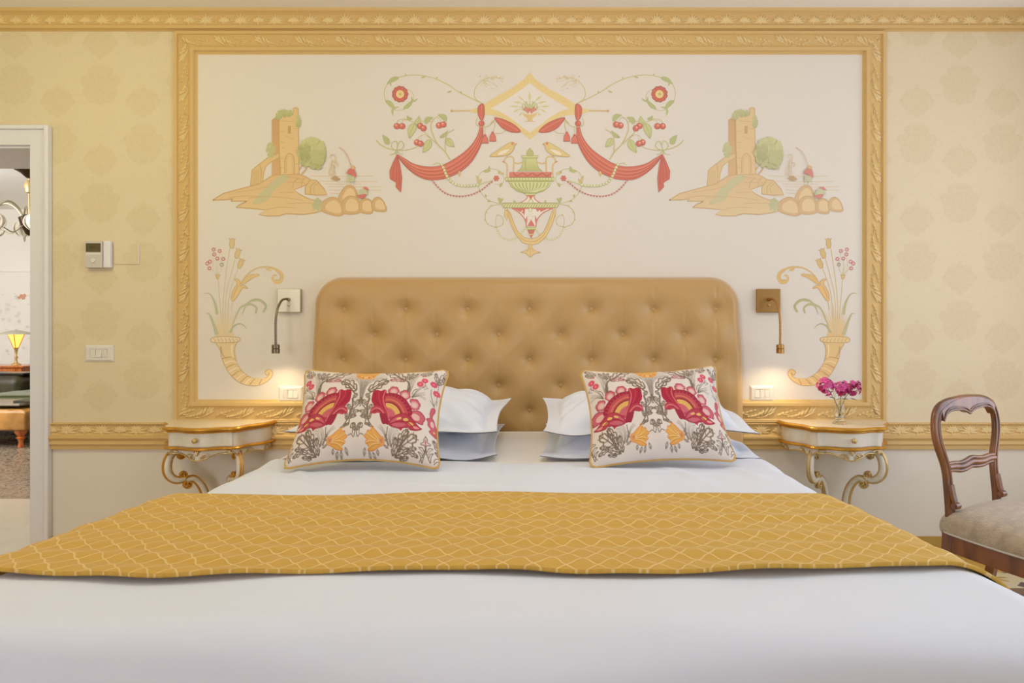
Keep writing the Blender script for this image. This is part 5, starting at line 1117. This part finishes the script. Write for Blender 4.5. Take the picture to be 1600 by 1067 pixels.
# ------------------------------------------------------------------ balloon-back chair
def chair():
    e = empty('dining_chair', (1.690, -.86, 0), math.radians(33), label='carved walnut balloon-back chair with taupe seat right of the bed', cat='chair'); e.scale = (1.12, 1, 1)
    W = M['wood']
    lean = lambda z: 0.0 if z < .45 else (z-.45)*.09
    def bp(x, z): return (x, lean(z), z)
    # hoop back: one continuous carved frame
    for sx in (-1, 1):
        MB().tube(cat([(sx*.172, .075, 0), (sx*.166, .035, .16), (sx*.160, .004, .32), (sx*.158, -.004, .44)], 6), [.015+.006*t/18 for t in range(19)], 4, flat=(1.25, 1.25), up=(1, 1, 0)).build('rear_leg', W, e, angle=60)
    path = [(-.152, .43), (-.152, .50), (-.151, .57), (-.152, .62), (-.160, .66), (-.176, .70), (-.190, .74), (-.195, .78), (-.188, .82), (-.165, .850), (-.115, .866), (-.05, .872), (0, .874)]
    path = path+[(-x, z) for x, z in path[:-1][::-1]]
    path = [(x, z-.013*(z > .6)) for x, z in path]; pp = cat(path, 5); n = len(pp)
    wid = [.0185+.006*smoothstep(.80, .90, z)+.004*math.exp(-((z-.44)/.03)**2) for x, z in pp]
    hb = MB(); hb.tube([bp(x, z) for x, z in pp], wid, 14, flat=(.72, 1.0), up=(0, -1, .2)); 
    hb.tube([(x*.995, lean(z)-.0125, z) for x, z in pp], .0045, 8); hb.tube([(x*.93, lean(z)-.010, z-.010*(z > .8)) for x, z in pp], .0030, 8)
    back = hb.build('hoop_back', W, e, angle=60)
    # crest: fuller shaped rail with a pointed drop in the middle
    up_ = [(-.170, .850), (-.12, .872), (-.06, .884), (0, .888), (.06, .884), (.12, .872), (.170, .850)]
    lo_ = [(.165, .812), (.148, .834), (.115, .846), (.06, .846), (.022, .838), (0, .828), (-.022, .838), (-.06, .846), (-.115, .846), (-.148, .834), (-.165, .812)]
    up_ = [(x, z-.013) for x, z in up_]; lo_ = [(x, z-.013) for x, z in lo_]; poly = cat(up_, 4)+cat(lo_, 3)
    MB().prism(poly, lambda a, b: (a, lean(b)-.017, b), lambda a, b: (a, lean(b)+.012, b)).tube([(a, lean(b)-.017, b) for a, b in cat(lo_, 4)], .0045, 8).tube([(a*.97, lean(b+.010)-.018, b+.010) for a, b in cat(lo_, 4)], .003, 8).build('crest_rail', W, e, angle=50)
    # middle rail: curvy, three reeds
    mr = MB(); cl = [(-.150, .630), (-.110, .629), (-.07, .624), (-.035, .627), (0, .634), (.035, .630), (.075, .628), (.11, .632), (.150, .632)]
    for dz, r in ((.0145, .0075), (0, .0115), (-.015, .0075)):
        c_ = cat(cl, 5); mr.tube([(a, lean(b)-.004, b+dz*(1+.15*math.cos(a*20))) for a, b in c_], r, 10, flat=(1, 1.15))
    mr.build('back_rail', W, e)
    # scrolls at the foot of the hoop
    for sx in (-1, 1):
        s = MB(); s.tube([(sx*.150-.0125, -.019, .497), (sx*.150+.0125, -.019, .497)], .0125, 18); s.tube([(sx*.150-.0145, -.019, .497), (sx*.150+.0145, -.019, .497)], .0065, 14); s.tube(cat([(sx*.150, .001, .57), (sx*.150, -.006, .53), (sx*.150, -.014, .507)], 4), [.012, .0125, .013, .013, .013, .013, .0125, .012, .011], 8); s.build('scroll', W, e)
    # seat rails, trapezoid with bowed front
    o = [(-.165, .015), (-.185, -.05), (-.220, -.20), (-.238, -.34), (-.225, -.405), (-.15, -.432), (0, -.445)]
    full = o+[(-x, y) for x, y in o[:-1][::-1]]; ring = cat(full, 5)+[(.06, .02), (0, .022), (-.06, .02)]
    z0_, z1_ = .335, .402
    inner = [(x*.88, (y+.2)*.88-.2) for x, y in ring]
    n = len(ring); vs = [(x, y, z0_) for x, y in ring]+[(x, y, z1_) for x, y in ring]+[(x, y, z0_) for x, y in inner]+[(x, y, z1_) for x, y in inner]; fs = []
    for i in range(n): j = (i+1) % n; fs += [(i, j, n+j, n+i), (2*n+i, 2*n+j, 3*n+j, 3*n+i), (i, j, 2*n+j, 2*n+i), (n+i, n+j, 3*n+j, 3*n+i)]
    MB().add(vs, fs).build('seat_rail', W, e, angle=50)
    # upholstery dome
    nr = 26; U = np.linspace(0, 1, nr); ringa = np.array([(x*1.025, (y+.2)*1.025-.2) for x, y in ring]); cx_, cy_ = 0, -.2
    lev = [(1.0, .402), (1.022, .412), (1.03, .43), (1.012, .452), (.97, .468), (.9, .478), (.78, .488), (.6, .496), (.4, .500), (.2, .503), (.02, .504)]
    lev = cat(lev, 3); X = np.array([[cx_+(x-cx_)*k for x, y in ringa] for k, z in lev]).T; Y = np.array([[cy_+(y-cy_)*k for x, y in ringa] for k, z in lev]).T; Z = np.array([[z]*len(ringa) for k, z in lev]).T
    grid_obj('seat', X, Y, Z-.006, M['seat'], e, closed_u=True)
    MB().tube([(x*1.032, (y+.2)*1.03-.2, .404) for x, y in ring], .0058, 8, flat=(1, .6), closed=True).build('braid_trim', M['braid'], e)
    for sx in (-1, 1):
        MB().tube(cat([(sx*.208, -.385, .36), (sx*.222, -.400, .30), (sx*.222, -.402, .20), (sx*.208, -.388, .09), (sx*.214, -.400, .0)], 5), [.028, .029, .030, .029, .028, .027, .026, .025, .024, .023, .022, .021, .020, .019, .018, .017, .016, .016, .017, .018, .019], 14).build('front_leg', W, e)
    return e
chair()
# ------------------------------------------------------------------ the salon seen through the door
SX0, SX1, SY0, SY1, SZ = -9.6, -2.2, WT, 6.2, 2.72
M['salon_wall'] = mat('salon_wall_paint', (240, 234, 222), .8, var=.05, vscale=1.4)
M['salon_floor'] = None
def salon_floor():
    m = mat('veined_marble_mosaic', (150, 132, 112), .25); g = NG(m); x, y, z = g.xyz()
    v = g.comb(x, y); n = g.noise(v, 5, 6); n2 = g.noise(v, 18, 4)
    ring = g.op('ABSOLUTE', g.op('SINE', g.op('MULTIPLY', n, 42)))
    c = g.mix(g.smooth(ring, .2, .8), lin((104, 88, 72)), lin((168, 150, 128))); c = g.mix(g.smooth(n2, .5, .7), c, lin((136, 112, 90)))
    band = g.smooth(y, 1.14, 1.12); c = g.mix(band, c, lin((228, 218, 198))); g.color(c); return m
M['salon_floor'] = salon_floor()
MB().box(SX0, SX1, WT+.02, SY1, -.1, 0).build('floor_salon', M['salon_floor'], smooth=False, kind='structure')
mb = MB().box(SX0, SX1, SY1, SY1+.1, 0, SZ).box(SX0, SX1, SY1-.02, SY1, 1.86, 1.885); mb.build('wall_salon_back', M['salon_wall'], smooth=False, kind='structure')
MB().box(SX0-.1, SX0, WT, SY1, 0, SZ).build('wall_salon_left', M['salon_wall'], smooth=False, kind='structure')
MB().box(SX1, SX1+.1, WT+.02, SY1, 0, SZ).build('wall_salon_right', M['salon_wall'], smooth=False, kind='structure')
MB().box(SX0-.1, ROOM['x0']-.2, WT-.1, WT, 0, SZ).build('wall_salon_front', M['salon_wall'], smooth=False, kind='structure')
MB().box(SX0-.1, SX1+.1, WT, SY1+.1, SZ, SZ+.1).build('ceiling_salon', M['ceil'], smooth=False, kind='structure')
def at(px, z_or_py, Y, z=None): return P(px, z_or_py, Y)
# faint flower painting on the far wall, painted straight on the plaster
fp = MB(); rg = random.Random(8)
def blot(px, py, r, c):
    X, _, Z = P(px, py, SY1-.004); k = F/(D+SY1); n = 9; fp.add([(X, SY1-.004, Z)]+[(X+r/k*math.cos(2*PI*i/n)*rg.uniform(.6, 1.2), SY1-.004-len(fp.f)*1e-6, Z+r/k*math.sin(2*PI*i/n)*rg.uniform(.6, 1.2)) for i in range(n)], [(0, i+1, (i+1) % n+1) for i in range(n)], lin(c))
for i in range(46): blot(rg.uniform(-40, 60), rg.uniform(455, 560), rg.uniform(1, 4), rg.choice([(228, 222, 210), (222, 214, 204), (232, 224, 206)]))
for x, y in ((33, 462), (36, 466), (30, 465), (38, 462), (-14, 480), (-11, 483)): blot(x, y, 3, (214, 160, 130))
fp.build('wall_salon_painted_flowers', attr_mat('wall_fresco'), kind='structure', smooth=False)

def console():
    Y = 5.3; X, _, Z = P(20, 570, Y); e = empty('console_table', (X-.25, Y, 0), label='orange wood console table carrying the glowing lamp, far room', cat='console table')
    h = Z; MB().box(-.9, .54, -.22, .22, h-.025, h, bev=.008).build('tabletop', M['wood2'], e); MB().box(-.86, .50, -.19, .19, h-.115, h-.025, bev=.004).build('apron', M['wood2'], e)
    MB().ball((.18, -.20, h-.07), .02, .015, .02).build('knob', M['gilt_pale'], e)
    for x in (-.82, .44):
        for y in (-.17, .17): MB().tube([(x, y, 0), (x, y, h-.03)], [.02, .035], 4, flat=(1.3, 1.3)).build('leg', M['wood2'], e)
    MB().box(-.84, .48, -.18, .18, .10, .125).build('shelf', M['wood2'], e)
    return X, Y, h
cxx, cyy, chh = console()
M['lshade'] = mat('lamp_shade_grey', (196, 188, 170), .6); M['lglow'] = mat('lamp_alabaster', (255, 190, 90), .5, emit=(255, 178, 78), es=2.6)
def table_lamp():
    X, _, Z = P(27, 570, cyy); e = empty('table_lamp', (X, cyy-.02, chh+.001), label='glowing torch-shaped table lamp under a wide flat grey shade', cat='lamp'); k = (D+cyy)/F
    MB().lathe([(.0005, 0), (.055, 0), (.05, .012), (.018, .03), (.012, .07), (.02, .09), (.011, .12), (.016, .16), (.022, .20), (.03, .215), (.0005, .215)]).build('base', M['gilt_pale'], e)
    MB().lathe([(.018, .20), (.035, .26), (.062, .33), (.085, .385), (.08, .385), (.055, .33), (.028, .26), (.01, .21)]).build('glass_cone', M['lglow'], e)
    for i in range(4): a = i*PI/2+.4; MB().tube([(.02*math.cos(a), .02*math.sin(a), .20), (.09*math.cos(a), .09*math.sin(a), .39)], .005, 6).build('strut', M['gilt'], e)
    MB().lathe([(.0005, .435), (.05, .428), (.12, .412), (.185, .385), (.185, .380), (.12, .404), (.05, .418), (.0005, .42)], n=36).ball((0, 0, .44), .01).build('lamp_shade', M['lshade'], e)
    point('table_lamp_bulb', (X, cyy-.02, chh+.30), 4, (1, .66, .3), .04)
table_lamp()
X, _, Z = P(3, 582, 5.1)
MB().box(X-.20, X+.09, 5.2, 5.42, .1255, .165, bev=.004).build('book', M['white_lacquer'], label='pale closed book lying on the console table shelf', cat='book')
M['olive'] = mat('olive_velvet', (98, 100, 62), .75, var=.25, vscale=12, sheen=.4); M['olive_d'] = mat('dark_olive_leather', (58, 50, 24), .5, var=.3, vscale=9)
S = empty('green_sofa', (-5.40, 4.12, 0), label='olive green sofa in the room beyond the door', cat='sofa')
MB().box(-1.5, .9, -.45, .45, .08, .30, bev=.03).build('base', M['olive_d'], S)
MB().box(-.28, .86, -.52, .20, .29, .430, bev=.045).build('seat_cushion', M['olive'], S)
MB().tube(cat([(-.26, -.525, .42), (.2, -.528, .425), (.84, -.525, .42)], 4), .008, 8).build('piping', M['olive'], S)
MB().box(-1.5, -.20, -.10, .50, .10, .585, bev=.09).build('rolled_arm', M['olive_d'], S)
MB().box(-.22, .88, .25, .48, .28, .66, bev=.08).build('backrest', M['olive_d'], S)
MB().box(.02, .40, .02, .22, .43, .62, bev=.05).build('scatter_cushion', M['seat'], S)
for x in (-1.4, .8): MB().lathe([(.02, 0), (.035, .09)], (x, -.4, 0)).build('leg', M['wood'], S)
MB().box(-6.3, -5.62, 4.12, 4.42, .587, .612, bev=.004).build('dark_tray', mat('black_lacquer', (26, 22, 18), .3), label='black tray lying across the olive sofa arm', cat='tray')
M['boucle'] = mat('pale_damask_upholstery', (222, 212, 190), .85, var=.15, vscale=26)
def armchair():
    X = P(50, 600, 4.7)[0]; e = empty('pale_armchair', (X+.30, 4.98, 0), label='pale upholstered armchair half hidden by the white door casing', cat='armchair')
    MB().box(-.35, .35, -.3, .3, .15, .42, bev=.05).build('seat', M['boucle'], e); MB().prism([(-.33, .40), (-.40, .80), (-.36, .86), (.36, .86), (.40, .80), (.33, .40)], lambda a, b: (a, .18, b), lambda a, b: (a, .30, b)).build('backrest', M['boucle'], e)
    for x in (-.3, .3):
        for y in (-.25, .25): MB().tube([(x, y, 0), (x, y, .17)], [.018, .03], 8).build('leg', M['wood2'], e)
armchair()
def ottoman():
    M['tan'] = mat('tan_chesterfield_leather', (186, 132, 62), .42, var=.35, vscale=9, coat=.2)
    Y = 2.96; X = P(19, 690, Y)[0]; e = empty('tufted_ottoman', (X-.48, Y+.28, 0), label='tan leather tufted ottoman on turned legs in the room beyond', cat='ottoman')
    n, m = 120, 80; U, V = np.meshgrid(np.linspace(-1, 1, n), np.linspace(-1, 1, m), indexing='ij'); W, Dp = .60, .28
    d = np.minimum(1-np.abs(U), 1-np.abs(V)); Z = .335+.045*np.sqrt(np.clip(1-(1-np.clip(d/.16, 0, 1))**2, 0, 1))
    for i in range(-3, 4):
        for j in range(-3, 4):
            for o_ in (0, .5): Z -= .028*np.exp(-np.hypot((U-(i+o_)*.3)*W, (V-(j+o_)*.34)*Dp)/.035)
    grid_obj('tufted_top', U*W, V*Dp, Z, M['tan'], e)
    MB().box(-.60, .60, -.28, .28, .165, .345, bev=.02).build('body', M['tan'], e)
    for x in (-.5, .5):
        for y in (-.20, .20): MB().lathe([(.022, 0), (.026, .02), (.018, .045), (.026, .075), (.040, .09), (.022, .105), (.038, .12), (.052, .145), (.05, .17)], (x, y, 0), 18).build('leg', M['wood2'], e)
    t = MB().box(X-1.0, X+.02, Y+.06, Y+.50, .386, .404, bev=.003).build('serving_tray', mat('pewter_tray', (150, 142, 124), .35, .4), label='flat grey tray lying on the tufted ottoman', cat='tray')
    MB().box(X-.10, X+.08, Y+.14, Y+.38, .4045, .428, bev=.003).build('book', M['olive_d'], label='dark book lying on the tray on the ottoman', cat='book')
ottoman()
# chandelier
def chandelier():
    Y = 3.65; k = (D+Y)/F; X = P(50, 300, Y)[0]-.03; e = empty('chandelier', (X, Y, SZ), label='bronze chandelier with curling arms and glass leaf shades', cat='chandelier')
    MB().lathe([(.0005, 0), (.13, 0), (.125, -.02), (.07, -.05), (.03, -.09), (.012, -.10), (.0005, -.10)]).build('ceiling_canopy', mat('dark_bronze', (66, 50, 34), .35, .8), e)
    br = bpy.data.materials['dark_bronze']
    MB().tube([(0, 0, -.09), (0, 0, -.62)], .008, 8).lathe([(.0005, -.26), (.03, -.24), (.045, -.18), (.03, -.13), (.0005, -.12)]).build('rod', M['gilt_pale'], e)
    z = P(0, 350, Y)[2]-SZ
    MB().lathe([(.0005, z-.12), (.03, z-.10), (.07, z-.02), (.09, z+.06), (.05, z+.09), (.0005, z+.10)]).build('hub', br, e)
    for i in range(6):
        a = i*PI/3+PI+.25; ca, sa = math.cos(a), math.sin(a); f = lambda r, h: (r*ca, r*sa, z+h)
        MB().tube(cat([f(.05, .02), f(.10, .14), f(.20, .20), f(.30, .14), f(.34, .08)], 6), .009, 8).tube(cat([f(.06, -.02), f(.16, -.10), f(.27, -.06), f(.33, -.10), f(.28, -.15), f(.24, -.10)], 6), .006, 8).build('arm', M['chrome'], e)
        sh = MB(); sh.lathe([(.006, .10), (.022, .09), (.04, .06), (.022, .05)], (.34*ca, .34*sa, z), 16)
        for j in range(8):
            b = j*PI/4; q = lambda r, h: (.34*ca+r*math.cos(b), .34*sa+r*math.sin(b), z+h); sh.tube(cat([q(.02, .07), q(.075, .03), q(.09, -.03), q(.06, -.08), q(.035, -.10)], 4), [.010, .014, .018, .020, .022, .023, .024, .023, .022, .020, .017, .014, .011, .008, .006, .004, .002][:17], 6, flat=(.25, 1))
        sh.build('leaf_shade', M['boucle'], e)
chandelier()
